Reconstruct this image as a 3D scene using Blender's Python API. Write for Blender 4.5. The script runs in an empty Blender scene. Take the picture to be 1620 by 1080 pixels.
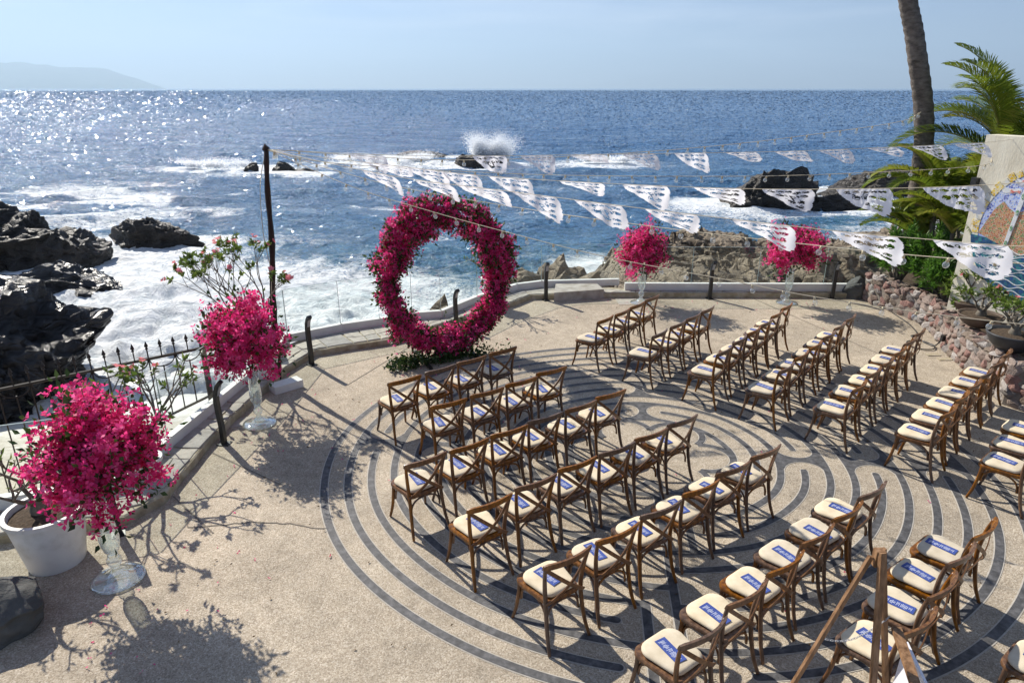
import bpy, bmesh, math, random
import numpy as np
from mathutils import Vector, Matrix

# ------------------------------------------------------------------ camera, sky, sun, exposure
scene = bpy.context.scene
EYE = 4.4
cam_data = bpy.data.cameras.new("camera")
cam_data.lens = 24.0
cam_data.sensor_width = 36.0
cam_data.clip_start = 0.1
cam_data.clip_end = 40000.0
cam = bpy.data.objects.new("camera", cam_data)
scene.collection.objects.link(cam)
cam.location = (0, 0, EYE)
cam.rotation_euler = (math.radians(90.0) - math.atan2(400, 1080), 0, 0)
scene.camera = cam

SUN_EL = math.radians(39.0)
SUN_AZ = math.radians(42.0)           # to the left of the view direction (+Y)
SUN_DIR = Vector((-math.sin(SUN_AZ) * math.cos(SUN_EL), math.cos(SUN_AZ) * math.cos(SUN_EL), math.sin(SUN_EL)))

world = bpy.data.worlds.new("World")
scene.world = world
world.use_nodes = True
wn, wl = world.node_tree.nodes, world.node_tree.links
wn.clear()
w_out = wn.new("ShaderNodeOutputWorld")
w_bg = wn.new("ShaderNodeBackground")
w_bg.inputs["Strength"].default_value = 0.05
sky = wn.new("ShaderNodeTexSky")
sky.sky_type = 'NISHITA'
sky.sun_disc = False
sky.sun_elevation = SUN_EL
sky.sun_rotation = -SUN_AZ
sky.altitude = 0
sky.air_density = 1.0
sky.dust_density = 0.25
sky.ozone_density = 4.0
# thin high cloud: stretched noise over the sky directions
w_tc = wn.new("ShaderNodeTexCoord")
w_map = wn.new("ShaderNodeMapping")
w_map.inputs["Scale"].default_value = (1.1, 1.1, 9.0)
w_noise = wn.new("ShaderNodeTexNoise")
w_noise.inputs["Scale"].default_value = 2.2
w_noise.inputs["Detail"].default_value = 6.0
w_noise.inputs["Roughness"].default_value = 0.55
w_noise.inputs["Distortion"].default_value = 0.4
w_ramp = wn.new("ShaderNodeMapRange")
w_ramp.inputs["From Min"].default_value = 0.45
w_ramp.inputs["From Max"].default_value = 0.68
w_ramp.inputs["To Max"].default_value = 0.6
w_mix = wn.new("ShaderNodeMix")
w_mix.data_type = 'RGBA'
w_mix.inputs[7].default_value = (10.0, 11.0, 13.0, 1.0)
wl.new(w_tc.outputs["Generated"], w_map.inputs["Vector"])
wl.new(w_map.outputs[0], w_noise.inputs["Vector"])
wl.new(w_noise.outputs[0], w_ramp.inputs["Value"])
wl.new(w_ramp.outputs[0], w_mix.inputs[0])
w_tint = wn.new("ShaderNodeMix")
w_tint.data_type = 'RGBA'
w_tint.blend_type = 'MULTIPLY'
w_tint.inputs[0].default_value = 1.0
w_tint.inputs[7].default_value = (0.90, 0.925, 1.20, 1.0)      # white balance of the picture
wl.new(sky.outputs[0], w_tint.inputs[6])
wl.new(w_tint.outputs[2], w_mix.inputs[6])
wl.new(w_mix.outputs[2], w_bg.inputs["Color"])
wl.new(w_bg.outputs[0], w_out.inputs["Surface"])

sun_data = bpy.data.lights.new("sun", 'SUN')
sun_data.energy = 4.8
sun_data.angle = math.radians(0.53)
sun_data.color = (1.0, 0.94, 0.84)
sun = bpy.data.objects.new("sun", sun_data)
scene.collection.objects.link(sun)
sun.rotation_euler = (-SUN_DIR).to_track_quat('-Z', 'Y').to_euler()

scene.view_settings.view_transform = 'Standard'
scene.view_settings.look = 'None'
scene.view_settings.exposure = 0.78
scene.view_settings.gamma = 1.0
scene.view_settings.use_curve_mapping = False
scene.cycles.use_denoising = True
scene.cycles.max_bounces = 8
scene.cycles.transparent_max_bounces = 24
scene.cycles.sample_clamp_indirect = 6.0

# ------------------------------------------------------------------ helpers
COL = scene.collection
rng = np.random.default_rng(7)
random.seed(7)


def obj(name, mesh, parent=None, loc=(0, 0, 0), rot=(0, 0, 0), scale=(1, 1, 1), **props):
    o = bpy.data.objects.new(name, mesh)
    COL.objects.link(o)
    o.location = loc
    o.rotation_euler = rot
    o.scale = scale
    if parent is not None:
        o.parent = parent
    for k, v in props.items():
        o[k] = v
    return o


def mesh_of(name, verts, faces, mat=None, smooth=False, attrs=None):
    me = bpy.data.meshes.new(name)
    v = np.asarray(verts, dtype=np.float32)
    if isinstance(faces, np.ndarray):
        n, k = faces.shape
        me.vertices.add(len(v))
        me.vertices.foreach_set("co", v.ravel())
        me.loops.add(n * k)
        me.loops.foreach_set("vertex_index", faces.astype(np.int32).ravel())
        me.polygons.add(n)
        me.polygons.foreach_set("loop_start", np.arange(0, n * k, k, dtype=np.int32))
        me.update(calc_edges=True)
    else:
        me.from_pydata([tuple(p) for p in v], [], [tuple(f) for f in faces])
    if attrs:
        for an, av in attrs.items():
            a = me.attributes.new(an, 'FLOAT', 'POINT')
            a.data.foreach_set("value", np.asarray(av, dtype=np.float32))
    if mat is not None:
        me.materials.append(mat)
    if smooth:
        me.polygons.foreach_set("use_smooth", np.ones(len(me.polygons), dtype=bool))
    me.update()
    return me


class MB:
    """collects simple solids into one mesh"""
    def __init__(self):
        self.v, self.f = [], []

    def add(self, verts, faces):
        o = len(self.v)
        self.v += [tuple(map(float, p)) for p in verts]
        self.f += [tuple(int(i) + o for i in f) for f in faces]
        return self

    def box(self, c, s, rz=0.0):
        x, y, z = s[0] / 2, s[1] / 2, s[2] / 2
        ca, sa = math.cos(rz), math.sin(rz)
        P = []
        for dz in (-z, z):
            for dx, dy in ((-x, -y), (x, -y), (x, y), (-x, y)):
                P.append((c[0] + dx * ca - dy * sa, c[1] + dx * sa + dy * ca, c[2] + dz))
        return self.add(P, [(3, 2, 1, 0), (4, 5, 6, 7), (0, 1, 5, 4), (1, 2, 6, 5), (2, 3, 7, 6), (3, 0, 4, 7)])

    def tube(self, path, rad, n=8, cap=True):
        path = [Vector(p) for p in path]
        m = len(path)
        if not hasattr(rad, '__len__'):
            rad = [rad] * m
        P, F = [], []
        up = Vector((0.13, 0.21, 0.97)).normalized()
        t0 = (path[1] - path[0]).normalized()
        if abs(t0.dot(up)) > 0.9:
            up = Vector((0.97, 0.2, 0.1)).normalized()
        u = (up - t0 * up.dot(t0)).normalized()
        for i in range(m):
            t = (path[min(i + 1, m - 1)] - path[max(i - 1, 0)]).normalized()
            u = (u - t * u.dot(t)).normalized()
            w = t.cross(u)
            for k in range(n):
                a = 2 * math.pi * k / n
                P.append(path[i] + (u * math.cos(a) + w * math.sin(a)) * rad[i])
        for i in range(m - 1):
            for k in range(n):
                k2 = (k + 1) % n
                F.append((i * n + k, i * n + k2, (i + 1) * n + k2, (i + 1) * n + k))
        if cap:
            F.append(tuple(range(n - 1, -1, -1)))
            F.append(tuple(range((m - 1) * n, m * n)))
        return self.add(P, F)

    def sweep(self, path, w, h, nrm):
        """flat strip of width w and thickness h; nrm = thickness direction"""
        path = [Vector(p) for p in path]
        nrm = Vector(nrm).normalized()
        P, F = [], []
        m = len(path)
        for i in range(m):
            t = (path[min(i + 1, m - 1)] - path[max(i - 1, 0)]).normalized()
            s = t.cross(nrm).normalized()
            n2 = s.cross(t).normalized()
            for a, b in ((-1, -1), (1, -1), (1, 1), (-1, 1)):
                P.append(path[i] + s * (a * w / 2) + n2 * (b * h / 2))
        for i in range(m - 1):
            for k in range(4):
                k2 = (k + 1) % 4
                F.append((i * 4 + k, i * 4 + k2, (i + 1) * 4 + k2, (i + 1) * 4 + k))
        F.append((3, 2, 1, 0))
        F.append(tuple(range((m - 1) * 4, m * 4)))
        return self.add(P, F)

    def lathe(self, prof, n=24, c=(0, 0, 0), close=False):
        P, F = [], []
        m = len(prof)
        for r, z in prof:
            for k in range(n):
                a = 2 * math.pi * k / n
                P.append((c[0] + r * math.cos(a), c[1] + r * math.sin(a), c[2] + z))
        for i in range(m - 1):
            for k in range(n):
                k2 = (k + 1) % n
                F.append((i * n + k, i * n + k2, (i + 1) * n + k2, (i + 1) * n + k))
        if close:
            F.append(tuple(range(n - 1, -1, -1)))
            F.append(tuple(range((m - 1) * n, m * n)))
        return self.add(P, F)

    def prism(self, outline, z0, z1):
        n = len(outline)
        P = [(x, y, z0) for x, y in outline] + [(x, y, z1) for x, y in outline]
        F = [tuple(range(n - 1, -1, -1)), tuple(range(n, 2 * n))]
        F += [(i, (i + 1) % n, n + (i + 1) % n, n + i) for i in range(n)]
        return self.add(P, F)

    def rings(self, rings, cap0=True, cap1=True):
        n = len(rings[0])
        P = [p for r in rings for p in r]
        F = []
        for i in range(len(rings) - 1):
            for k in range(n):
                k2 = (k + 1) % n
                F.append((i * n + k, i * n + k2, (i + 1) * n + k2, (i + 1) * n + k))
        if cap0:
            F.append(tuple(range(n - 1, -1, -1)))
        if cap1:
            F.append(tuple(range((len(rings) - 1) * n, len(rings) * n)))
        return self.add(P, F)

    def mesh(self, name, mat, smooth=False):
        return mesh_of(name, self.v, self.f, mat, smooth)

    def build(self, name, mat, parent=None, smooth=False, **kw):
        return obj(name, self.mesh(name, mat, smooth), parent, **kw)


def auto_smooth(me, deg=40):
    """smooth shading with sharp edges above an angle"""
    me.polygons.foreach_set("use_smooth", np.ones(len(me.polygons), dtype=bool))
    bm = bmesh.new()
    bm.from_mesh(me)
    lim = math.radians(deg)
    for e in bm.edges:
        if len(e.link_faces) == 2 and e.calc_face_angle(0) > lim:
            e.smooth = False
    bm.to_mesh(me)
    bm.free()
    return me


def empty(name, loc=(0, 0, 0), rz=0.0, **props):
    o = bpy.data.objects.new(name, None)
    COL.objects.link(o)
    o.location = loc
    o.rotation_euler = (0, 0, rz)
    for k, v in props.items():
        o[k] = v
    return o


# value noise on arrays -------------------------------------------------
def _hash(ix, iy, iz):
    h = (ix.astype(np.int64) * 374761393 + iy.astype(np.int64) * 668265263 + iz.astype(np.int64) * 2147483647 % 1274126177)
    h = (h ^ (h >> 13)) * 1274126177
    h = h & 0x7fffffff
    return ((h ^ (h >> 16)) & 0xffffff) / float(0xffffff)


def vnoise(p):
    i = np.floor(p).astype(np.int64)
    f = p - i
    f = f * f * f * (f * (f * 6 - 15) + 10)
    r = 0
    for dx in (0, 1):
        for dy in (0, 1):
            for dz in (0, 1):
                w = (f[:, 0] if dx else 1 - f[:, 0]) * (f[:, 1] if dy else 1 - f[:, 1]) * (f[:, 2] if dz else 1 - f[:, 2])
                r = r + w * _hash(i[:, 0] + dx, i[:, 1] + dy, i[:, 2] + dz)
    return r * 2 - 1


def fbm(p, octv=4, gain=0.5, ridged=False):
    a, s, r = 1.0, 1.0, 0
    for k in range(octv):
        n = vnoise(p * s + 17.3 * k)
        r = r + a * ((1 - np.abs(n)) * 2 - 1 if ridged else n)
        a *= gain
        s *= 2.03
    return r


# ------------------------------------------------------------------ materials
def new_mat(name):
    m = bpy.data.materials.new(name)
    m.use_nodes = True
    nt = m.node_tree
    nt.nodes.clear()
    out = nt.nodes.new("ShaderNodeOutputMaterial")
    return m, nt, out


def N(nt, typ, **kw):
    n = nt.nodes.new(typ)
    for k, v in kw.items():
        if k in n.inputs:
            n.inputs[k].default_value = v
        else:
            setattr(n, k, v)
    return n


def ramp(nt, stops):
    r = nt.nodes.new("ShaderNodeValToRGB")
    e = r.color_ramp.elements
    while len(e) < len(stops):
        e.new(0.5)
    for el, (p, c) in zip(e, stops):
        el.position = p
        el.color = (*c, 1.0) if len(c) == 3 else c
    return r


def noise_mat(name, colors, scale=8.0, rough=0.8, detail=5.0, bump=0.0, bump_scale=None, spec=0.3, coords='Object', stretch=None,
              distortion=0.0, translucent=0.0, bdist=0.02, vary=0.0):
    m, nt, out = new_mat(name)
    L = nt.links
    b = N(nt, "ShaderNodeBsdfPrincipled", Roughness=rough)
    b.inputs["Specular IOR Level"].default_value = spec
    tc = N(nt, "ShaderNodeTexCoord")
    src = tc.outputs[coords]
    if stretch:
        mp = N(nt, "ShaderNodeMapping")
        mp.inputs["Scale"].default_value = stretch
        L.new(src, mp.inputs[0])
        src = mp.outputs[0]
    no = N(nt, "ShaderNodeTexNoise", Scale=scale, Detail=detail, Roughness=0.6, Distortion=distortion)
    L.new(src, no.inputs["Vector"])
    k = len(colors)
    r = ramp(nt, [(0.32 + 0.36 * i / max(1, k - 1), c) for i, c in enumerate(colors)])
    L.new(no.outputs[0], r.inputs[0])
    L.new(r.outputs[0], b.inputs["Base Color"])
    if vary:
        oi = N(nt, "ShaderNodeObjectInfo")
        hs = N(nt, "ShaderNodeHueSaturation")
        vr = N(nt, "ShaderNodeMapRange")
        vr.inputs["To Min"].default_value = 1.0 - vary
        vr.inputs["To Max"].default_value = 1.0 + vary
        L.new(oi.outputs["Random"], vr.inputs[0])
        L.new(vr.outputs[0], hs.inputs["Value"])
        L.new(vr.outputs[0], hs.inputs["Saturation"])
        L.new(r.outputs[0], hs.inputs["Color"])
        L.new(hs.outputs[0], b.inputs["Base Color"])
    if bump:
        n2 = N(nt, "ShaderNodeTexNoise", Scale=bump_scale or scale * 3, Detail=6.0, Roughness=0.65)
        L.new(src, n2.inputs["Vector"])
        bp = N(nt, "ShaderNodeBump", Strength=bump, Distance=bdist)
        L.new(n2.outputs[0], bp.inputs["Height"])
        L.new(bp.outputs[0], b.inputs["Normal"])
    if translucent:
        tr = N(nt, "ShaderNodeBsdfTranslucent")
        L.new(r.outputs[0], tr.inputs["Color"])
        mx = N(nt, "ShaderNodeMixShader", Fac=translucent)
        L.new(b.outputs[0], mx.inputs[1])
        L.new(tr.outputs[0], mx.inputs[2])
        L.new(mx.outputs[0], out.inputs[0])
    else:
        L.new(b.outputs[0], out.inputs[0])
    return m


def leaf_mat(name, cols, transl=0.4, rough=0.45, sheen=0.4):
    """foliage/petals: colour from the per-piece random attribute 'rnd'"""
    m, nt, out = new_mat(name)
    L = nt.links
    at = N(nt, "ShaderNodeAttribute", attribute_name="rnd")
    k = len(cols)
    r = ramp(nt, [(i / max(1, k - 1), c) for i, c in enumerate(cols)])
    L.new(at.outputs["Fac"], r.inputs[0])
    b = N(nt, "ShaderNodeBsdfPrincipled", Roughness=rough)
    b.inputs["Specular IOR Level"].default_value = sheen
    L.new(r.outputs[0], b.inputs["Base Color"])
    tr = N(nt, "ShaderNodeBsdfTranslucent")
    L.new(r.outputs[0], tr.inputs["Color"])
    mx = N(nt, "ShaderNodeMixShader", Fac=transl)
    L.new(b.outputs[0], mx.inputs[1])
    L.new(tr.outputs[0], mx.inputs[2])
    L.new(mx.outputs[0], out.inputs[0])
    return m


def glass_mat(name, tint=(0.93, 0.97, 0.96), refl=0.9, ior=1.5, base=0.0, milk=0.0, power=5.0):
    """thin clear glass: mostly see-through, reflections by fresnel"""
    m, nt, out = new_mat(name)
    L = nt.links
    fr = N(nt, "ShaderNodeLayerWeight", Blend=0.5)
    pw = N(nt, "ShaderNodeMath", operation='POWER')
    pw.inputs[1].default_value = power
    L.new(fr.outputs["Facing"], pw.inputs[0])
    f0 = ((ior - 1) / (ior + 1)) ** 2
    mt = N(nt, "ShaderNodeMath", operation='MULTIPLY_ADD')
    mt.inputs[1].default_value = refl * (1 - f0)
    mt.inputs[2].default_value = base + f0 * refl
    L.new(pw.outputs[0], mt.inputs[0])
    t = N(nt, "ShaderNodeBsdfTransparent", Color=(*tint, 1))
    g = N(nt, "ShaderNodeBsdfGlossy", Roughness=0.02)
    g.inputs["Color"].default_value = (0.95, 0.97, 1, 1)
    mx = N(nt, "ShaderNodeMixShader")
    L.new(mt.outputs[0], mx.inputs[0])
    L.new(t.outputs[0], mx.inputs[1])
    L.new(g.outputs[0], mx.inputs[2])
    if milk:
        df = N(nt, "ShaderNodeBsdfTranslucent")
        df.inputs["Color"].default_value = (0.85, 0.9, 0.9, 1)
        d2 = N(nt, "ShaderNodeBsdfDiffuse")
        d2.inputs["Color"].default_value = (0.85, 0.9, 0.9, 1)
        ad = N(nt, "ShaderNodeMixShader", Fac=0.5)
        L.new(df.outputs[0], ad.inputs[1])
        L.new(d2.outputs[0], ad.inputs[2])
        m2 = N(nt, "ShaderNodeMixShader", Fac=milk)
        L.new(mx.outputs[0], m2.inputs[1])
        L.new(ad.outputs[0], m2.inputs[2])
        mx = m2
    L.new(mx.outputs[0], out.inputs[0])
    return m


def ground_mat(name, cols, stain=0.5):
    """exposed-aggregate paving: fine pebbles, grit relief and broad stains"""
    m, nt, out = new_mat(name)
    L = nt.links
    b = N(nt, "ShaderNodeBsdfPrincipled", Roughness=0.85)
    b.inputs["Specular IOR Level"].default_value = 0.25
    tc = N(nt, "ShaderNodeTexCoord")
    vo = N(nt, "ShaderNodeTexVoronoi", Scale=95.0)
    L.new(tc.outputs["Object"], vo.inputs["Vector"])
    sep = N(nt, "ShaderNodeSeparateColor")
    L.new(vo.outputs["Color"], sep.inputs[0])
    r = ramp(nt, [(0.0, cols[0]), (0.45, cols[1]), (0.8, cols[2]), (1.0, cols[3])])
    L.new(sep.outputs[0], r.inputs[0])
    big = N(nt, "ShaderNodeTexNoise", Scale=0.55, Detail=8.0, Roughness=0.68, Distortion=0.6)
    L.new(tc.outputs["Object"], big.inputs["Vector"])
    mid = N(nt, "ShaderNodeTexNoise", Scale=7.0, Detail=4.0, Roughness=0.6)
    L.new(tc.outputs["Object"], mid.inputs["Vector"])
    ad = N(nt, "ShaderNodeMath", operation='MULTIPLY_ADD')
    ad.inputs[1].default_value = 0.45
    L.new(mid.outputs[0], ad.inputs[0])
    L.new(big.outputs[0], ad.inputs[2])
    mr = N(nt, "ShaderNodeMapRange")
    mr.inputs["From Min"].default_value = 0.5
    mr.inputs["From Max"].default_value = 0.95
    mr.inputs["To Min"].default_value = 1.0 - stain * 0.5
    mr.inputs["To Max"].default_value = 1.0 + stain * 0.28
    L.new(ad.outputs[0], mr.inputs[0])
    mu = N(nt, "ShaderNodeMix", data_type='RGBA', blend_type='MULTIPLY')
    mu.inputs[0].default_value = 1.0
    L.new(r.outputs[0], mu.inputs[6])
    L.new(mr.outputs[0], mu.inputs[7])
    L.new(mu.outputs[2], b.inputs["Base Color"])
    bp = N(nt, "ShaderNodeBump", Strength=0.55, Distance=0.006)
    L.new(vo.outputs["Distance"], bp.inputs["Height"])
    bp.invert = True
    L.new(bp.outputs[0], b.inputs["Normal"])
    L.new(b.outputs[0], out.inputs[0])
    return m


M = {}
M['paving'] = ground_mat('aggregate_paving', [(0.27, 0.22, 0.16), (0.40, 0.335, 0.25), (0.46, 0.395, 0.305), (0.56, 0.49, 0.395)], 0.75)
M['inlay'] = noise_mat('dark_inlay', [(0.045, 0.044, 0.045), (0.08, 0.079, 0.081), (0.135, 0.133, 0.135)], 14, 0.62, bump=0.25, bump_scale=90, spec=0.35)
M['grout'] = noise_mat('pale_grout', [(0.36, 0.33, 0.28), (0.48, 0.44, 0.38)], 20, 0.9)
M['wood'] = noise_mat('bentwood', [(0.055, 0.022, 0.008), (0.14, 0.060, 0.020), (0.26, 0.122, 0.042)], 3.0, 0.36, stretch=(9, 9, 2.2), spec=0.5, detail=7, bump=0.08, bump_scale=14, vary=0.3)
M['wood_slat'] = noise_mat('bentwood_slat', [(0.075, 0.032, 0.012), (0.15, 0.068, 0.025), (0.235, 0.115, 0.045)], 3.0, 0.36, stretch=(9, 2, 9), spec=0.5, detail=7)
M['cushion'] = noise_mat('cream_canvas', [(0.52, 0.435, 0.305), (0.60, 0.515, 0.375), (0.66, 0.575, 0.44)], 6, 0.9, bump=0.12, bump_scale=120, spec=0.15, vary=0.10)
M['card'] = noise_mat('blue_card', [(0.035, 0.062, 0.24), (0.05, 0.085, 0.30)], 5, 0.55)
M['card_ink'] = noise_mat('white_ink', [(0.55, 0.60, 0.78), (0.72, 0.75, 0.88)], 30, 0.6)
M['white_paint'] = noise_mat('white_channel', [(0.62, 0.61, 0.57), (0.74, 0.73, 0.69)], 3, 0.5)
M['glass'] = glass_mat('pane_glass', (0.95, 0.98, 0.97), 0.8)
M['glass_edge'] = noise_mat('glass_edge', [(0.28, 0.36, 0.34), (0.40, 0.48, 0.46)], 4, 0.2)
M['vase'] = glass_mat('vase_glass', (0.955, 0.985, 0.975), 1.0, 1.5, 0.07, 0.07, 2.0)
M['bulb'] = glass_mat('bulb_glass', (0.95, 0.94, 0.90), 1.0, 1.5, 0.07, 0.10, 2.5)
M['black_metal'] = noise_mat('black_metal', [(0.012, 0.012, 0.013), (0.028, 0.027, 0.027)], 9, 0.42, spec=0.5)
M['grey_metal'] = noise_mat('grey_cap', [(0.30, 0.31, 0.32), (0.40, 0.41, 0.42)], 9, 0.35, spec=0.5)
M['fence'] = noise_mat('fence_iron', [(0.018, 0.014, 0.012), (0.045, 0.035, 0.028)], 12, 0.55)
M['stone'] = noise_mat('ledge_stone', [(0.30, 0.265, 0.215), (0.40, 0.365, 0.315), (0.50, 0.465, 0.41)], 5, 0.85, bump=0.3, bump_scale=40)
M['ledge'] = noise_mat('ledge_concrete', [(0.26, 0.215, 0.14), (0.38, 0.325, 0.225), (0.47, 0.42, 0.33)], 6, 0.9, bump=0.4, bump_scale=40)
M['joint'] = noise_mat('joint_mortar', [(0.14, 0.12, 0.095), (0.22, 0.19, 0.155)], 20, 0.95)
M['mortar'] = noise_mat('wall_mortar', [(0.17, 0.14, 0.115), (0.27, 0.235, 0.20)], 9, 0.95, bump=0.5, bump_scale=40)
M['pole'] = noise_mat('dark_pole', [(0.012, 0.007, 0.005), (0.045, 0.022, 0.014)], 6, 0.7, bump=0.6, bump_scale=20, stretch=(3, 3, 0.6))
M['cord'] = noise_mat('cream_cord', [(0.55, 0.47, 0.33), (0.66, 0.58, 0.43)], 20, 0.7)
M['gold'] = noise_mat('bulb_socket', [(0.50, 0.42, 0.26), (0.62, 0.53, 0.36)], 20, 0.5)
M['paper'] = noise_mat('white_paper', [(0.86, 0.85, 0.88), (0.92, 0.91, 0.94)], 4, 0.75, translucent=0.5)
M['cream_wall'] = noise_mat('cream_stucco', [(0.56, 0.51, 0.40), (0.70, 0.66, 0.54), (0.77, 0.73, 0.61)], 1.1, 0.9, bump=0.35, bump_scale=22, stretch=(1.6, 1.6, 0.45), detail=8)
M['pot_white'] = noise_mat('white_pot', [(0.50, 0.48, 0.43), (0.70, 0.69, 0.66), (0.77, 0.76, 0.73)], 2.2, 0.5, bump=0.08, bump_scale=12)
M['pot_dark'] = noise_mat('dark_bowl', [(0.028, 0.03, 0.034), (0.05, 0.052, 0.056)], 6, 0.5)
M['pot_brown'] = noise_mat('brown_bowl', [(0.07, 0.05, 0.038), (0.13, 0.095, 0.07)], 6, 0.6)
M['soil'] = noise_mat('soil', [(0.03, 0.02, 0.012), (0.10, 0.07, 0.045)], 25, 0.95, bump=0.8, bump_scale=30)
M['stem'] = noise_mat('grey_stem', [(0.10, 0.085, 0.065), (0.23, 0.20, 0.155)], 12, 0.8, bump=0.3)
M['trunk'] = noise_mat('palm_trunk', [(0.075, 0.062, 0.052), (0.16, 0.135, 0.115), (0.24, 0.205, 0.175)], 2.2, 0.9, bump=0.5, bump_scale=9, stretch=(2.5, 2.5, 5.0), bdist=0.05)
M['easel'] = noise_mat('easel_wood', [(0.11, 0.055, 0.025), (0.23, 0.125, 0.06), (0.33, 0.19, 0.10)], 4, 0.6, stretch=(8, 8, 1.2), bump=0.2)
M['sign'] = noise_mat('sign_board', [(0.72, 0.71, 0.74), (0.78, 0.77, 0.80)], 3, 0.6)
M['chain'] = noise_mat('chain_steel', [(0.35, 0.36, 0.37), (0.5, 0.5, 0.5)], 30, 0.3, spec=0.6)
M['bract'] = leaf_mat('bougainvillea_bracts', [(0.54, 0.014, 0.11), (0.76, 0.034, 0.205), (0.88, 0.08, 0.31), (0.93, 0.21, 0.47)], 0.5, 0.55, 0.2)
M['foliage'] = leaf_mat('leaf_green', [(0.018, 0.04, 0.010), (0.045, 0.085, 0.018), (0.09, 0.14, 0.03)], 0.3, 0.42, 0.4)
M['oleander'] = leaf_mat('shrub_green', [(0.04, 0.10, 0.014), (0.08, 0.19, 0.024), (0.16, 0.30, 0.04)], 0.45, 0.42, 0.4)
M['palm_leaf'] = leaf_mat('palm_green', [(0.06, 0.095, 0.010), (0.13, 0.19, 0.018), (0.24, 0.28, 0.03), (0.36, 0.33, 0.06)], 0.45, 0.42, 0.35)
M['adenium_leaf'] = leaf_mat('adenium_green', [(0.06, 0.11, 0.018), (0.13, 0.20, 0.03), (0.22, 0.28, 0.06)], 0.4, 0.4, 0.4)
M['adenium_flower'] = leaf_mat('adenium_pink', [(0.62, 0.08, 0.12), (0.78, 0.25, 0.28), (0.85, 0.42, 0.42)], 0.35, 0.6, 0.2)
M['sprayw'] = leaf_mat('white_spray', [(0.88, 0.9, 0.92), (0.95, 0.95, 0.95)], 0.6, 0.8, 0.1)
_nt = M['sprayw'].node_tree                     # fine droplets: half of the light goes straight through
_o = [q for q in _nt.nodes if q.type == 'OUTPUT_MATERIAL'][0]
_s = _o.inputs[0].links[0].from_socket
_t = N(_nt, "ShaderNodeBsdfTransparent")
_m = N(_nt, "ShaderNodeMixShader", Fac=0.5)
_nt.links.new(_s, _m.inputs[1])
_nt.links.new(_t.outputs[0], _m.inputs[2])
_nt.links.new(_m.outputs[0], _o.inputs[0])


def rock_mat(name, cols, rough, wetline=None, bump=0.7):
    m, nt, out = new_mat(name)
    L = nt.links
    b = N(nt, "ShaderNodeBsdfPrincipled", Roughness=rough)
    b.inputs["Specular IOR Level"].default_value = 0.5
    tc = N(nt, "ShaderNodeTexCoord")
    n1 = N(nt, "ShaderNodeTexNoise", Scale=0.9, Detail=9.0, Roughness=0.68, Distortion=0.5)
    L.new(tc.outputs["Object"], n1.inputs["Vector"])
    r = ramp(nt, [(0.3 + 0.4 * i / (len(cols) - 1), c) for i, c in enumerate(cols)])
    L.new(n1.outputs[0], r.inputs[0])
    n2 = N(nt, "ShaderNodeTexNoise", Scale=3.2, Detail=9.0, Roughness=0.7, Distortion=0.8)
    L.new(tc.outputs["Object"], n2.inputs["Vector"])
    mp = N(nt, "ShaderNodeMapping")
    mp.inputs["Scale"].default_value = (1.0, 1.0, 2.4)
    mp.inputs["Rotation"].default_value = (0.35, 0.25, 0.2)
    L.new(tc.outputs["Object"], mp.inputs[0])
    vo = N(nt, "ShaderNodeTexVoronoi", Scale=1.7, feature='DISTANCE_TO_EDGE')
    L.new(mp.outputs[0], vo.inputs["Vector"])
    mr = N(nt, "ShaderNodeMapRange")
    mr.inputs["From Max"].default_value = 0.12
    L.new(vo.outputs["Distance"], mr.inputs[0])
    ad = N(nt, "ShaderNodeMath", operation='MULTIPLY_ADD')
    ad.inputs[1].default_value = 0.35
    L.new(mr.outputs[0], ad.inputs[0])
    L.new(n2.outputs[0], ad.inputs[2])
    bp = N(nt, "ShaderNodeBump", Strength=bump, Distance=0.35)
    L.new(ad.outputs[0], bp.inputs["Height"])
    L.new(bp.outputs[0], b.inputs["Normal"])
    L.new(r.outputs[0], b.inputs["Base Color"])
    if wetline is not None:
        geo = N(nt, "ShaderNodeNewGeometry")
        sp = N(nt, "ShaderNodeSeparateXYZ")
        L.new(geo.outputs["Position"], sp.inputs[0])
        nn = N(nt, "ShaderNodeMath", operation='MULTIPLY_ADD')
        nn.inputs[1].default_value = 1.4
        L.new(n2.outputs[0], nn.inputs[0])
        L.new(sp.outputs[2], nn.inputs[2])
        mw = N(nt, "ShaderNodeMapRange")
        mw.inputs["From Min"].default_value = wetline - 0.2
        mw.inputs["From Max"].default_value = wetline + 1.0
        L.new(nn.outputs[0], mw.inputs[0])
        mx = N(nt, "ShaderNodeMix", data_type='RGBA')
        mx.inputs[6].default_value = (0.012, 0.010, 0.008, 1)
        L.new(mw.outputs[0], mx.inputs[0])
        L.new(r.outputs[0], mx.inputs[7])
        L.new(mx.outputs[2], b.inputs["Base Color"])
        m2 = N(nt, "ShaderNodeMapRange")
        m2.inputs["To Min"].default_value = 0.28
        m2.inputs["To Max"].default_value = rough
        L.new(mw.outputs[0], m2.inputs[0])
        L.new(m2.outputs[0], b.inputs["Roughness"])
    L.new(b.outputs[0], out.inputs[0])
    return m


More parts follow.
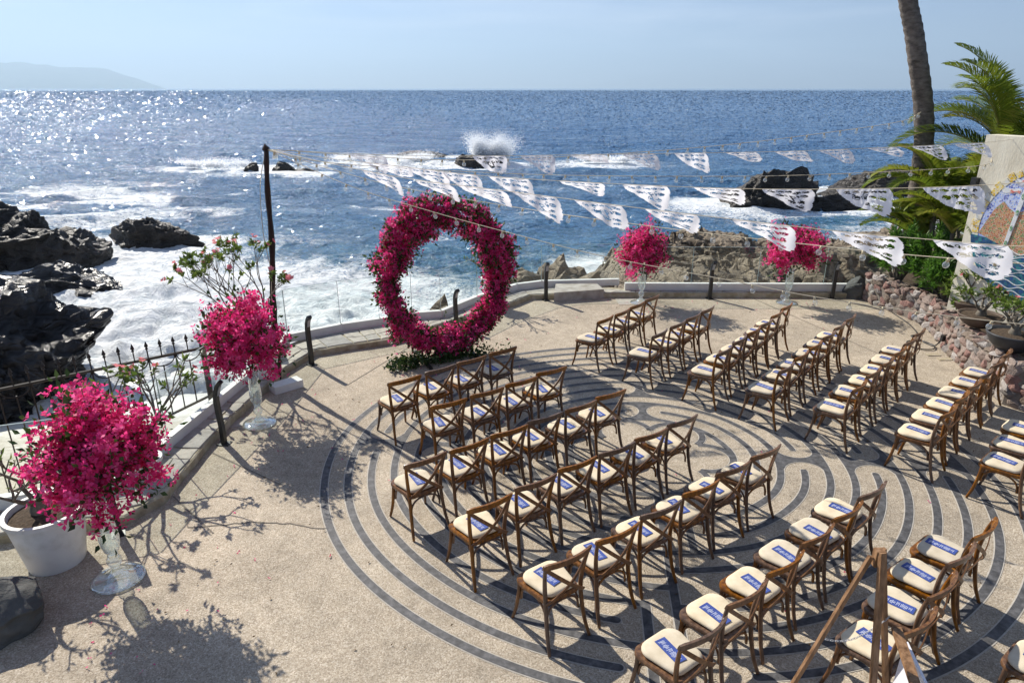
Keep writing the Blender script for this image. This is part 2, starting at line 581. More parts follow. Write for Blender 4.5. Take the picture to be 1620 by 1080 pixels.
M['rock_black'] = rock_mat('wet_black_rock', [(0.006, 0.006, 0.007), (0.013, 0.012, 0.012), (0.026, 0.023, 0.021)], 0.24, bump=0.5)
M['rock_dark'] = rock_mat('dark_sea_rock', [(0.012, 0.010, 0.008), (0.03, 0.024, 0.018), (0.06, 0.045, 0.032)], 0.5)
M['rock_tan'] = rock_mat('tan_shore_rock', [(0.085, 0.066, 0.046), (0.175, 0.135, 0.09), (0.27, 0.215, 0.15), (0.36, 0.295, 0.215)], 0.8, wetline=-1.9, bump=0.8)
M['boulder'] = rock_mat('grey_boulder', [(0.04, 0.042, 0.04), (0.075, 0.077, 0.072), (0.13, 0.13, 0.12)], 0.8, bump=0.3)
M['boulder_tan'] = rock_mat('tan_boulder', [(0.22, 0.16, 0.09), (0.36, 0.27, 0.16)], 0.8)
STONES = [rock_mat('wall_stone_%d' % i, [tuple(0.6 * x for x in c), c, tuple(min(1, 1.35 * x) for x in c)], 0.8, bump=0.4) for i, c in enumerate(
    [(0.24, 0.165, 0.135), (0.29, 0.225, 0.19), (0.21, 0.185, 0.17), (0.36, 0.325, 0.30), (0.27, 0.15, 0.125), (0.19, 0.145, 0.11)])]

# ------------------------------------------------------------------ the sea
SEA = -3.2
# rocks standing in the water: x, y, half-width x, half-depth y  (also used to put foam around them)
ROCKS = [(-14.6, 17.2, 4.2, 2.9), (-17.6, 20.6, 3.4, 2.6), (-17.8, 26.3, 2.1, 1.3), (-23.6, 32.0, 5.0, 3.2), (-18.9, 35.6, 2.6, 1.0),
         (-3.6, 74.0, 3.0, 1.6), (-22.5, 68.5, 1.4, 0.9), (-25.6, 69.2, 0.9, 0.6), (-19.6, 67.0, 1.2, 0.4), (17.6, 48.2, 4.1, 2.2), (22.3, 47.0, 2.9, 0.9),
         (29.5, 53.0, 5.5, 2.6), (1.0, 17.6, 1.9, 1.9), (-2.0, 18.6, 1.2, 1.8), (27.8, 40.0, 3.0, 1.3), (-11.0, 84.0, 4.5, 0.5)]


def sea_material():
    m, nt, out = new_mat("sea_water")
    L = nt.links
    tc = N(nt, "ShaderNodeTexCoord")
    P = tc.outputs["Object"]
    foam = N(nt, "ShaderNodeAttribute", attribute_name="foam")
    shal = N(nt, "ShaderNodeAttribute", attribute_name="shallow")
    # ripples: three sizes
    mp = N(nt, "ShaderNodeMapping")
    mp.inputs["Scale"].default_value = (0.75, 1.15, 1.0)
    mp.inputs["Rotation"].default_value = (0, 0, 0.5)
    L.new(P, mp.inputs[0])
    r1 = N(nt, "ShaderNodeTexNoise", Scale=1.15, Detail=8.0, Roughness=0.60, Distortion=0.4)
    L.new(mp.outputs[0], r1.inputs["Vector"])
    r2 = N(nt, "ShaderNodeTexNoise", Scale=0.22, Detail=4.0, Roughness=0.55, Distortion=0.3)
    L.new(mp.outputs[0], r2.inputs["Vector"])
    b1 = N(nt, "ShaderNodeBump", Strength=1.0, Distance=0.60)
    L.new(r1.outputs[0], b1.inputs["Height"])
    b2 = N(nt, "ShaderNodeBump", Strength=1.0, Distance=1.7)
    L.new(r2.outputs[0], b2.inputs["Height"])
    L.new(b2.outputs[0], b1.inputs["Normal"])
    w = N(nt, "ShaderNodeBsdfPrincipled", Roughness=0.12, IOR=1.33)
    w.inputs["Specular IOR Level"].default_value = 0.5
    col = N(nt, "ShaderNodeMix", data_type='RGBA')
    col.inputs[6].default_value = (0.055, 0.14, 0.275, 1)
    col.inputs[7].default_value = (0.035, 0.15, 0.20, 1)
    L.new(shal.outputs["Fac"], col.inputs[0])
    L.new(col.outputs[2], w.inputs["Base Color"])
    L.new(b1.outputs[0], w.inputs["Normal"])
    # foam: lacy veins where thin, solid where thick
    f1 = N(nt, "ShaderNodeTexNoise", Scale=0.65, Detail=9.0, Roughness=0.68, Distortion=1.2)
    L.new(P, f1.inputs["Vector"])
    f2 = N(nt, "ShaderNodeTexNoise", Scale=2.6, Detail=6.0, Roughness=0.7, Distortion=1.8)
    L.new(P, f2.inputs["Vector"])
    rd = N(nt, "ShaderNodeMath", operation='SUBTRACT')
    rd.inputs[1].default_value = 0.5
    L.new(f2.outputs[0], rd.inputs[0])
    ab = N(nt, "ShaderNodeMath", operation='ABSOLUTE')
    L.new(rd.outputs[0], ab.inputs[0])
    ve = N(nt, "ShaderNodeMath", operation='MULTIPLY_ADD')
    ve.inputs[1].default_value = -1.5
    L.new(ab.outputs[0], ve.inputs[0])
    L.new(f1.outputs[0], ve.inputs[2])                 # f1 - 1.5*|f2-.5|
    sm = N(nt, "ShaderNodeMath", operation='MULTIPLY_ADD')
    sm.inputs[1].default_value = 0.92
    L.new(foam.outputs["Fac"], sm.inputs[0])
    L.new(ve.outputs[0], sm.inputs[2])
    mr = N(nt, "ShaderNodeMapRange", interpolation_type='SMOOTHSTEP')
    mr.inputs["From Min"].default_value = 0.60
    mr.inputs["From Max"].default_value = 0.98
    L.new(sm.outputs[0], mr.inputs[0])
    fb = N(nt, "ShaderNodeBsdfPrincipled", Roughness=0.7)
    fc = ramp(nt, [(0.30, (0.50, 0.58, 0.62)), (0.50, (0.84, 0.87, 0.88)), (0.75, (0.93, 0.94, 0.94))])
    f3 = N(nt, "ShaderNodeTexNoise", Scale=1.3, Detail=8.0, Roughness=0.7, Distortion=0.8)
    L.new(P, f3.inputs["Vector"])
    L.new(f3.outputs[0], fc.inputs[0])
    L.new(fc.outputs[0], fb.inputs["Base Color"])
    fb.inputs["Specular IOR Level"].default_value = 0.3
    fbp = N(nt, "ShaderNodeBump", Strength=1.0, Distance=0.45)
    L.new(f3.outputs[0], fbp.inputs["Height"])
    L.new(fbp.outputs[0], fb.inputs["Normal"])
    mx = N(nt, "ShaderNodeMixShader")
    L.new(mr.outputs[0], mx.inputs[0])
    L.new(w.outputs[0], mx.inputs[1])
    L.new(fb.outputs[0], mx.inputs[2])
    L.new(mx.outputs[0], out.inputs[0])
    return m


def smooth(a, b, x):
    t = np.clip((x - a) / (b - a), 0, 1)
    return t * t * (3 - 2 * t)


def foam_at(x, y):
    """how much white water lies at a place: surf in the cove, reef breakers, collars round the rocks"""
    dd = np.hypot(x, y)
    P2 = np.stack([x, y, np.zeros_like(x)], 1)
    # foam mask
    foam = np.zeros_like(x)
    n = fbm(P2 * 0.16 + 3.1, 4, 0.6)
    n2 = fbm(P2 * np.array([0.10, 0.22, 1]) + 9.7, 4, 0.6)
    # surf in the cove on the left, thinning out to sea
    cove = smooth(38, 20, y + 0.25 * (x + 6) + 3.0 * n) * smooth(4.5, -2.5, x - 0.10 * y)
    foam = np.maximum(foam, cove * 1.0)
    left = smooth(50, 24, y) * smooth(-1, -13, x) * (0.46 + 0.36 * n2)
    foam = np.maximum(foam, left)
    streak = smooth(0.15, 1.0, n2) * smooth(130, 35, dd) * 0.52
    foam = np.maximum(foam, streak * (0.25 + 0.75 * smooth(12, -14, x)))
    left2 = 0.7 * smooth(0.1, 0.8, n2 + 0.2) * np.exp(-(((x + 30) / 17) ** 2 + ((y - 52) / 9) ** 2)) * 0.95
    foam = np.maximum(foam, left2)
    # breakers on the outer reef
    bx = np.exp(-(((x + 14) / 15.5) ** 4))
    reef = bx * np.exp(-(((y - 77 - 0.10 * x + 2.0 * n) / 4.2) ** 2)) * (0.62 + 0.45 * n + 0.30 * fbm(P2 * 0.5, 3))
    foam = np.maximum(foam, reef * 1.05)
    reef2 = np.exp(-(((x + 30) / 9) ** 2)) * np.exp(-(((y - 71 + 1.5 * n) / 2.4) ** 2)) * 0.9
    foam = np.maximum(foam, reef2)
    reef3 = np.exp(-(((x - 9) / 7) ** 2)) * np.exp(-(((y - 76 + 1.8 * n2) / 4.0) ** 2)) * 0.75
    foam = np.maximum(foam, reef3)
    # broken white water on the right, between the rocks
    right = smooth(14, 22, x) * smooth(62, 47, y) * smooth(17, 26, y) * (0.50 + 0.42 * n2)
    foam = np.maximum(foam, right)
    mid = np.exp(-(((x - 3.6) / 2.6) ** 2 + ((y - 28) / 5) ** 2)) * 0.95
    foam = np.maximum(foam, mid)
    for rx, ry, hx, hy in ROCKS:
        q = np.sqrt(((x - rx) / (hx + 1.2)) ** 2 + ((y - ry) / (hy + 1.4)) ** 2)
        foam = np.maximum(foam, (0.80 + 0.3 * n) * smooth(1.75, 0.85, q))
    shore = smooth(18.2, 16.6, y + 0.15 * (x - 8)) * smooth(2, 4, x)
    foam = np.clip(np.maximum(foam, shore * 0.8), 0, 1.1)
    shallow = np.clip(smooth(48, 16, y) * 0.75 + 0.25 * foam + 0.35 * smooth(13, 24, x) * smooth(70, 40, y), 0, 1)
    shallow = np.clip(shallow + 0.2 * smooth(120, 60, dd), 0, 1)
    return foam, reef, shallow


def build_sea():
    d = np.concatenate([np.geomspace(11, 420, 640), np.geomspace(430, 20000, 70)])
    th = np.radians(np.linspace(-64, 64, 560))
    D, T = np.meshgrid(d, th, indexing='ij')
    X, Y = D * np.sin(T), D * np.cos(T)
    x, y, dd = X.ravel(), Y.ravel(), D.ravel()
    P2 = np.stack([x, y, np.zeros_like(x)], 1)
    near = np.exp(-dd / 160)
    warp = fbm(P2 * 0.045, 3) * 2.6
    z = np.zeros_like(x)
    for amp, wl, ang, ph in ((0.20, 17, 100, 0.3), (0.13, 9.5, 78, 1.1), (0.085, 5.3, 118, 2.0), (0.05, 3.2, 60, 0.7), (0.035, 2.1, 135, 4.0)):
        a = math.radians(ang)
        s = np.sin((x * math.cos(a) + y * math.sin(a)) * 2 * math.pi / wl + ph + warp * (6.0 / wl + 0.5))
        s = 1 - 2 * np.abs(s) ** 0.8 if wl > 8 else s
        lod = np.clip((wl * 14 - dd * 0.6) / (wl * 6), 0, 1)
        z += amp * s * lod * (0.4 + 0.6 * near)
    chop = fbm(P2 * 0.9, 4, 0.55) * 0.10 * np.exp(-dd / 55)
    z += chop
    foam, reef, shallow = foam_at(x, y)
    thick = smooth(0.6, 1.0, foam)
    z += thick * (0.10 + 0.22 * fbm(P2 * 1.1 + 5, 4, 0.6)) * np.exp(-dd / 90)
    z += reef * 0.5 * smooth(0.5, 1.0, reef)
    v = np.stack([x, y, SEA + z], 1)
    nr, nc = D.shape
    idx = np.arange(nr * nc).reshape(nr, nc)
    f = np.stack([idx[:-1, :-1].ravel(), idx[1:, :-1].ravel(), idx[1:, 1:].ravel(), idx[:-1, 1:].ravel()], 1)
    f = f[:, ::-1]
    me = mesh_of("sea", v, f, sea_material(), True, {"foam": foam, "shallow": shallow})
    obj("sea", me, kind="structure", label="blue sea with white surf reaching to the horizon")
    # deep water beside and behind the modelled fan, so the sea goes on outside the view
    mb = MB()
    mb.add([(-22000, -3000, SEA - 0.55), (22000, -3000, SEA - 0.55), (22000, 20000, SEA - 0.55), (-22000, 20000, SEA - 0.55)], [(0, 1, 2, 3)])
    mb.build("sea_bed", noise_mat("deep_water", [(0.008, 0.03, 0.07), (0.012, 0.04, 0.09)], 0.05, 0.2), kind="structure")


build_sea()


def build_chop():
    """small wind-ruffled facets riding on the swell; each is a flat tilted sliver of water that can catch the sun"""
    r = np.random.default_rng(12)
    n = 380000
    D = np.exp(r.uniform(math.log(21), math.log(2600), n))
    az = np.radians(r.uniform(-46, 44, n))
    x, y = D * np.sin(az), D * np.cos(az)
    size = (0.00088 * D + 0.012) * r.uniform(0.55, 1.35, n)
    sl = r.normal(0, math.tan(math.radians(12)), (n, 2))
    nrm = np.stack([-sl[:, 0], -sl[:, 1], np.ones(n)], 1)
    nrm /= np.linalg.norm(nrm, axis=1)[:, None]
    t = np.stack([np.ones(n), np.zeros(n), -nrm[:, 0] / nrm[:, 2]], 1)
    t /= np.linalg.norm(t, axis=1)[:, None]
    s = np.cross(nrm, t)
    ok = np.ones(n, dtype=bool)
    for rx, ry, hx, hy in ROCKS:
        ok &= ((x - rx) / (hx + 0.5)) ** 2 + ((y - ry) / (hy + 0.5)) ** 2 > 1
    ok &= ~((x > 2) & (y < 30))
    fo = foam_at(x, y)[0]
    ok &= r.random(n) > smooth(0.25, 0.7, fo)
    c = np.stack([x, y, np.full(n, SEA + 0.06) + 0.05 * np.minimum(1, D / 60)], 1)
    asp = r.uniform(1.2, 2.4, n)
    V = np.stack([c - t * (size * asp)[:, None], c - s * size[:, None] * 0.6, c + t * (size * asp)[:, None], c + s * size[:, None] * 0.6], 1)[ok].reshape(-1, 3)
    m = len(V) // 4
    mt, nt, out = new_mat("sea_chop")
    b = N(nt, "ShaderNodeBsdfPrincipled", Roughness=0.13, IOR=1.33)
    b.inputs["Base Color"].default_value = (0.09, 0.195, 0.355, 1)
    nt.links.new(b.outputs[0], out.inputs[0])
    obj("sea_chop", mesh_of("sea_chop", V, np.arange(m * 4).reshape(m, 4), mt, False), kind="stuff", label="fine wind chop glinting on the sea")


build_chop()


# ------------------------------------------------------------------ hills on the far side of the bay
def build_hills():
    mb = MB()
    D0 = 16000.0
    nx, ny = 90, 14
    azs = np.radians(np.linspace(-64, -25.4, nx))
    V = []
    prof = np.interp(np.degrees(azs), [-64, -50, -42, -38.5, -36.9, -35.2, -33.6, -32, -30.2, -28.8, -27.6, -26.4, -25.4],
                     [300, 520, 440, 400, 372, 300, 325, 300, 282, 245, 160, 70, 0])
    for i in range(nx):
        for j in range(ny):
            t = j / (ny - 1)
            r = D0 + 3600 * t
            h = prof[i] * math.sin(math.pi * min(1, t * 1.02) * 0.5) ** 0.8 if t < 0.72 else prof[i] * (1 - (t - 0.72) * 2.2)
            V.append((r * math.sin(azs[i]), r * math.cos(azs[i]), h))
    V = np.array(V)
    V[:, 2] *= 1.70
    V[:, 2] += fbm(V / 760.0, 4) * 60 * np.clip(V[:, 2] / 320, 0, 1)
    V[:, 2] = np.maximum(V[:, 2], 0) + SEA
    F = []
    for i in range(nx - 1):
        for j in range(ny - 1):
            a = i * ny + j
            F.append((a, a + ny, a + ny + 1, a + 1))
    mb.add(V, F)
    mb.build("hills", noise_mat("hill_forest", [(0.03, 0.05, 0.03), (0.07, 0.08, 0.05)], 0.004, 0.95), smooth=True, kind="structure",
             label="hazy forested hills on the far side of the bay")


build_hills()


# ------------------------------------------------------------------ beach below the fence
def grid_mesh(name, x0, x1, y0, y1, nx, ny, zf, mat, smooth_=True):
    gx, gy = np.meshgrid(np.linspace(x0, x1, nx), np.linspace(y0, y1, ny), indexing='ij')
    x, y = gx.ravel(), gy.ravel()
    z = zf(x, y)
    idx = np.arange(nx * ny).reshape(nx, ny)
    f = np.stack([idx[:-1, :-1].ravel(), idx[1:, :-1].ravel(), idx[1:, 1:].ravel(), idx[:-1, 1:].ravel()], 1)
    return mesh_of(name, np.stack([x, y, z], 1), f, mat, smooth_)


def sand_material():
    m, nt, out = new_mat("wet_sand")
    L = nt.links
    tc = N(nt, "ShaderNodeTexCoord")
    geo = N(nt, "ShaderNodeNewGeometry")
    sp = N(nt, "ShaderNodeSeparateXYZ")
    L.new(geo.outputs["Position"], sp.inputs[0])
    n = N(nt, "ShaderNodeTexNoise", Scale=0.7, Detail=6.0, Roughness=0.6, Distortion=0.6)
    L.new(tc.outputs["Object"], n.inputs["Vector"])
    a = N(nt, "ShaderNodeMath", operation='MULTIPLY_ADD')
    a.inputs[1].default_value = 1.1
    L.new(n.outputs[0], a.inputs[0])
    L.new(sp.outputs[2], a.inputs[2])
    r = N(nt, "ShaderNodeMapRange")
    r.inputs["From Min"].default_value = -3.0
    r.inputs["From Max"].default_value = -0.9
    L.new(a.outputs[0], r.inputs[0])
    c = ramp(nt, [(0.0, (0.66, 0.66, 0.64)), (0.22, (0.55, 0.53, 0.49)), (0.36, (0.36, 0.32, 0.25)), (0.70, (0.40, 0.34, 0.25)), (0.92, (0.15, 0.095, 0.06))])
    L.new(r.outputs[0], c.inputs[0])
    b = N(nt, "ShaderNodeBsdfPrincipled", Roughness=0.45)
    L.new(c.outputs[0], b.inputs["Base Color"])
    n2 = N(nt, "ShaderNodeTexNoise", Scale=5.0, Detail=5.0)
    L.new(tc.outputs["Object"], n2.inputs["Vector"])
    bp = N(nt, "ShaderNodeBump", Strength=0.35, Distance=0.08)
    L.new(n2.outputs[0], bp.inputs["Height"])
    L.new(bp.outputs[0], b.inputs["Normal"])
    L.new(b.outputs[0], out.inputs[0])
    return m


def sand_z(x, y):
    p = np.stack([x, y, np.zeros_like(x)], 1)
    t = np.clip((y - 0.42 * (x + 8) - 7.0) / 10.0, 0, 1)
    base = -0.75 - 2.55 * t ** 0.62
    near = smooth(-6.2, -4.4, x - 0.12 * (y - 9)) * smooth(12.5, 9.0, y)
    return base + near * 0.55 + fbm(p * 0.5, 3) * 0.06


obj("beach", grid_mesh("beach", -26, -3.9, 3.0, 18.5, 110, 80, sand_z, sand_material()), kind="structure", label="wet pale sand beach below the iron fence")

# ------------------------------------------------------------------ terrace
INNER = [(-9.5, 4.2), (-5.6, 5.72), (-4.86, 6.03), (-4.15, 6.2), (-3.92, 6.6), (-3.95, 7.9), (-3.84, 9.24), (-3.70, 10.38), (-3.44, 11.14), (-3.04, 11.33),
         (-2.14, 11.75), (-0.77, 13.18), (0.08, 14.08), (0.41, 14.55), (2.50, 14.70), (8.6, 14.66)]
CHAN = [(-9.7, 4.75), (-5.9, 6.22), (-4.45, 6.72), (-4.36, 7.69), (-4.13, 9.59), (-4.03, 11.55), (-3.21, 12.13), (-2.54, 12.46), (-1.96, 12.81), (-1.41, 12.95),
        (-0.74, 13.98), (0.10, 14.92), (0.68, 15.19), (2.47, 15.35)]
CHAN2 = [(2.56, 14.92), (8.5, 14.84)]
TERR = [(-12, -5), (14, -5), (14, 15.25), (2.6, 15.25), (2.55, 15.5), (0.66, 15.34), (0.02, 15.04), (-0.86, 14.05), (-1.47, 13.08), (-2.02, 12.94), (-2.6, 12.59),
        (-3.28, 12.26), (-4.2, 11.66), (-4.28, 9.6), (-4.5, 7.7), (-4.58, 6.86), (-5.95, 6.34), (-9.8, 4.9), (-12, 4.0)]
mb = MB()
mb.prism(TERR, -4.2, 0.0)
mb.build("terrace_floor", M['paving'], kind="structure", label="pebble aggregate terrace floor above the sea")

# --- labyrinth inlay -----------------------------------------------------
LC, LYS = (1.774, 7.7355), 1 / 1.066
LR0, LS, LW = 1.04, 0.2764, 0.040          # innermost ring, ring step, half line width
LROT = math.radians(-5.5)
AX = {'far': math.radians(90) + LROT, 'left': math.radians(180) + LROT, 'right': LROT, 'near': math.radians(270) + LROT}


def lab(r, a):
    return (LC[0] + r * math.cos(a), LC[1] + LYS * r * math.sin(a))


lab_root = empty("labyrinth_inlay", kind="structure", label="dark grey labyrinth lines inlaid in the pebble terrace")


def band_mesh(pts_in, pts_out, z):
    mb = MB()
    P = []
    for a, b in zip(pts_in, pts_out):
        P.append((*a, z))
        P.append((*b, z))
    F = [(2 * i, 2 * i + 1, 2 * i + 3, 2 * i + 2) for i in range(len(pts_in) - 1)]
    mb.add(P, F)
    return mb


def fix_up(mb):
    # make all faces point up
    for i, f in enumerate(mb.f):
        a, b, c = (Vector(mb.v[k]) for k in f[:3])
        if (b - a).cross(c - a).z < 0:
            mb.f[i] = tuple(reversed(f))
    return mb


def arc_band(r, a0, a1, round0=False, round1=False):
    for hw, z, mat, nm in ((LW + 0.013, 0.003, M['grout'], "inlay_border"), (LW, 0.006, M['inlay'], "inlay_band")):
        n = max(3, int(abs(a1 - a0) * r / 0.07))
        angs = [a0 + (a1 - a0) * i / n for i in range(n + 1)]
        hws = [hw] * (n + 1)
        ext = []
        if round0:
            e = [(a0 - hw * s / r, hw * math.sqrt(max(0, 1 - s * s))) for s in (1.0, 0.9, 0.7, 0.4)]
            angs = [q[0] for q in e] + angs
            hws = [q[1] for q in e] + hws
        if round1:
            e = [(a1 + hw * s / r, hw * math.sqrt(max(0, 1 - s * s))) for s in (0.4, 0.7, 0.9, 1.0)]
            angs += [q[0] for q in e]
            hws += [q[1] for q in e]
        jit = 0.006
        rr = [r + jit * math.sin(a * 9 + r * 20) for a in angs]
        mb = band_mesh([lab(q - h, a) for q, a, h in zip(rr, angs, hws)], [lab(q + h, a) for q, a, h in zip(rr, angs, hws)], z)
        fix_up(mb).build(nm, mat, lab_root)


def labrys(k, axis, side=0):
    """double-axe turn closing ring k at an axis (side 0 = both, -1/+1 = one half)"""
    r = LR0 + LS * k
    for hw, z, mat, nm in ((LW + 0.013, 0.0035, M['grout'], "inlay_border"), (LW, 0.0065, M['inlay'], "inlay_turn")):
        R = LS - hw
        u0 = LS + 0.012
        pin, pout = [], []
        for i in range(25):
            v = -LS + 2 * LS * i / 24
            u = u0 - math.sqrt(max(0.0, R * R - v * v)) if abs(v) < R else u0
            lo = -u if side <= 0 else 0.0
            hi = u if side >= 0 else 0.0
            q = r + v
            pin.append(lab(q, AX[axis] + lo / q))
            pout.append(lab(q, AX[axis] + hi / q))
        fix_up(band_mesh(pin, pout, z)).build(nm, mat, lab_root)


BREAK = {'far': (1, 4, 7, 10), 'left': (3, 6, 9), 'right': (3, 6, 9)}
NEAR_L, NEAR_R = (10, 8, 5, 3, 1), (10, 8, 6, 3, 1)
u0 = LS + 0.012
for k in range(12):
    r = LR0 + LS * k
    gaps = []
    for ax, ks in BREAK.items():
        if k in ks:
            gaps.append((AX[ax] - u0 / r, AX[ax] + u0 / r))
    lo = hi = None
    half = 0.5 * LS
    lane = (LS * 1.0) / r
    if k in NEAR_L:
        lo = AX['near'] - lane - (LS + 0.0) / r
    elif k >= 7 or k <= 3:
        lo = AX['near'] - lane if k >= 7 else AX['near']
    if k in NEAR_R:
        hi = AX['near'] + lane + (LS + 0.0) / r
    elif k >= 7 or k <= 3:
        hi = AX['near'] + lane if k <= 3 else AX['near']
    if lo is not None or hi is not None:
        gaps.append((lo if lo is not None else AX['near'], hi if hi is not None else AX['near']))
    gaps.sort()
    if not gaps:
        arc_band(r, 0, 2 * math.pi)
        continue
    for i, gp in enumerate(gaps):
        nx = gaps[(i + 1) % len(gaps)]
        a0, a1 = gp[1], nx[0]
        while a1 <= a0:
            a1 += 2 * math.pi
        arc_band(r, a0, a1, True, True)
for ax, ks in BREAK.items():
    for k in ks:
        labrys(k, ax)


def radial(x_off, k0, k1):
    for hw, z, mat, nm in ((LW + 0.013, 0.0032, M['grout'], "inlay_border"), (LW, 0.0062, M['inlay'], "inlay_band")):
        pin, pout = [], []
        for i in range(9):
            r = LR0 + LS * (k0 + (k1 - k0) * i / 8)
            pin.append(lab(r, AX['near'] + (x_off - hw) / r))
            pout.append(lab(r, AX['near'] + (x_off + hw) / r))
        fix_up(band_mesh(pin, pout, z)).build(nm, mat, lab_root)


radial(-LS, 7, 11)
radial(0.0, 4, 11)
radial(0.0, 0, 4)
radial(LS, 0, 4)
# rosette of six petals in the middle
dP, rP = 0.68, 0.355
for i in range(6):
    ac = math.radians(50 + 60 * i)
    cx, cy = dP * math.cos(ac), dP * math.sin(ac)
    for hw, z, mat, nm in ((LW + 0.012, 0.0033 + 0.0004 * (i % 2), M['grout'], "inlay_border"), (LW, 0.0066 + 0.0005 * (i % 2), M['inlay'], "inlay_petal")):
        pin, pout = [], []
        for j in range(25):
            t = ac + math.radians(-101 + 202 * j / 24)
            for lst, rr in ((pin, rP - hw), (pout, rP + hw)):
                px, py = cx + rr * math.cos(t), cy + rr * math.sin(t)
                lst.append((LC[0] + px, LC[1] + LYS * py))
        fix_up(band_mesh(pin, pout, z)).build(nm, mat, lab_root)

# --- expansion joints and the crack in the paving -----------------------------
for j, (a, b, w) in enumerate([((-3.86, 7.75), (-2.75, 7.0), 0.02), ((-3.9, 6.75), (-3.15, 6.05), 0.018), ((-3.7, 9.3), (-2.9, 8.55), 0.016),
                               ((5.4, 14.6), (6.5, 11.2), 0.02), ((-1.9, 11.5), (-2.6, 9.9), 0.014)]):
    d = (Vector(b) - Vector(a)).normalized()
    n_ = Vector((-d.y, d.x)) * w / 2
    mb = MB()
    mb.add([(a[0] - n_.x, a[1] - n_.y, 0.004), (b[0] - n_.x, b[1] - n_.y, 0.004), (b[0] + n_.x, b[1] + n_.y, 0.004), (a[0] + n_.x, a[1] + n_.y, 0.004)], [(0, 1, 2, 3)])
    fix_up(mb).build("paving_joint", M['joint'], kind="structure")
cr = [(-3.55, 6.32)]
while cr[-1][0] < -1.95:
    cr.append((cr[-1][0] + 0.07 + 0.03 * random.random(), 6.22 + 0.05 * math.sin(cr[-1][0] * 4) + 0.035 * (random.random() - 0.5) - 0.06 * (cr[-1][0] + 3.5) * 0.4))
mb = band_mesh([(x, y - 0.006 - 0.004 * random.random()) for x, y in cr], [(x, y + 0.006 + 0.004 * random.random()) for x, y in cr], 0.0045)
fix_up(mb).build("paving_crack", M['joint'], kind="structure")


# ------------------------------------------------------------------ stone ledge with flagstones
def resample(path, step):
    P = [Vector((*p, 0)) for p in path]
    out = [P[0]]
    for a, b in zip(P[:-1], P[1:]):
        n = max(1, round((b - a).length / step))
        for i in range(1, n + 1):
            out.append(a.lerp(b, i / n))
    return out


def nearest_on(path, p):
    best = None
    for a, b in zip(path[:-1], path[1:]):
        a3, b3 = Vector((*a, 0)), Vector((*b, 0))
        d = b3 - a3
        t = max(0, min(1, (p - a3).dot(d) / d.length_squared))
        q = a3 + d * t
        if best is None or (q - p).length < (best - p).length:
            best = q
    return best


ledge_root = empty("stone_ledge", kind="structure", label="low ledge of irregular flagstones along the terrace edge")
LZ = 0.115
inner = resample(INNER, 0.28)
outer_path = CHAN + CHAN2
outer = [nearest_on(outer_path, p) for p in inner]
mb = MB()
P, F = [], []
for i, (a, b) in enumerate(zip(inner, outer)):
    jx = 0.018 * math.sin(i * 2.1) + 0.012 * math.sin(i * 5.3)
    d = (b - a)
    if d.length < 0.12:
        d = Vector((0, 0.12, 0))
    o = a + d * (jx * 0.6)
    e = a + d + d.normalized() * 0.09
    P += [(o.x, o.y, -0.02), (o.x, o.y, LZ - 0.015), (a.x + d.x * 0.04, a.y + d.y * 0.04, LZ), (e.x, e.y, LZ)]
for i in range(len(inner) - 1):
    for k in range(3):
        F.append((4 * i + k, 4 * (i + 1) + k, 4 * (i + 1) + k + 1, 4 * i + k + 1))
mb.add(P, F)
me = mb.mesh("ledge_base", M['ledge'])
obj("ledge_base", me, ledge_root)

FLAG = [noise_mat('flagstone_%d' % i, [tuple(0.8 * v for v in c), c, tuple(1.2 * v for v in c)], 7, 0.85, bump=0.35, bump_scale=35)
        for i, c in enumerate([(0.37, 0.345, 0.30), (0.42, 0.385, 0.33), (0.33, 0.31, 0.28), (0.45, 0.41, 0.345)])]


def flag_piece(corners, mat):
    c = sum(corners, Vector((0, 0, 0))) / len(corners)
    pts = []
    n = len(corners)
    for i in range(n):
        a, b = corners[i], corners[(i + 1) % n]
        pts.append(a)
        m_ = (a + b) / 2
        pts.append(m_ + Vector((random.uniform(-.022, .022), random.uniform(-.022, .022), 0)))
    pts = [c + (p - c) * (1 - 0.011 / max(0.05, (p - c).length)) for p in pts]
    h = LZ + 0.010 + random.uniform(0, 0.008)
    mb = MB()
    mb.rings([[(p.x, p.y, LZ - 0.005) for p in pts], [(p.x, p.y, h - 0.004) for p in pts], [((c + (p - c) * 0.965).x, (c + (p - c) * 0.965).y, h) for p in pts]], cap0=False)
    fix = mb
    fix.build("flagstone", mat, ledge_root)


i = 0
stations = list(zip(inner, outer))
prev_split = 0.5
while i < len(stations) - 1:
    st = 1 if random.random() < 0.45 else 2
    j = min(i + st, len(stations) - 1)
    a0, b0 = stations[i]
    a1, b1 = stations[j]
    if (b0 - a0).length > 0.2 and (b1 - a1).length > 0.2:
        def at_(a, b, t):
            return a + (b - a) * t
        lo, hi = 0.05, 0.90
        if random.random() < 0.65 and (b0 - a0).length > 0.3:
            s0, s1 = prev_split + random.uniform(-.04, .04), random.uniform(0.35, 0.62)
            flag_piece([at_(a0, b0, lo), at_(a1, b1, lo), at_(a1, b1, s1), at_(a0, b0, s0)], random.choice(FLAG))
            flag_piece([at_(a0, b0, s0), at_(a1, b1, s1), at_(a1, b1, hi), at_(a0, b0, hi)], random.choice(FLAG))
            prev_split = s1
        else:
            flag_piece([at_(a0, b0, lo), at_(a1, b1, lo), at_(a1, b1, hi), at_(a0, b0, hi)], random.choice(FLAG))
            prev_split = random.uniform(0.4, 0.6)
    i = j

# raised slab on the ledge by the far corner
mb = MB()
mb.prism([(0.92, 14.38), (2.05, 14.66), (1.95, 15.12), (1.0, 15.12)], 0.0, 0.21)
sl = mb.mesh("stone_slab", M['stone'])
obj("stone_slab", sl, category="slab", label="thick square stone slab raised on the far terrace edge")
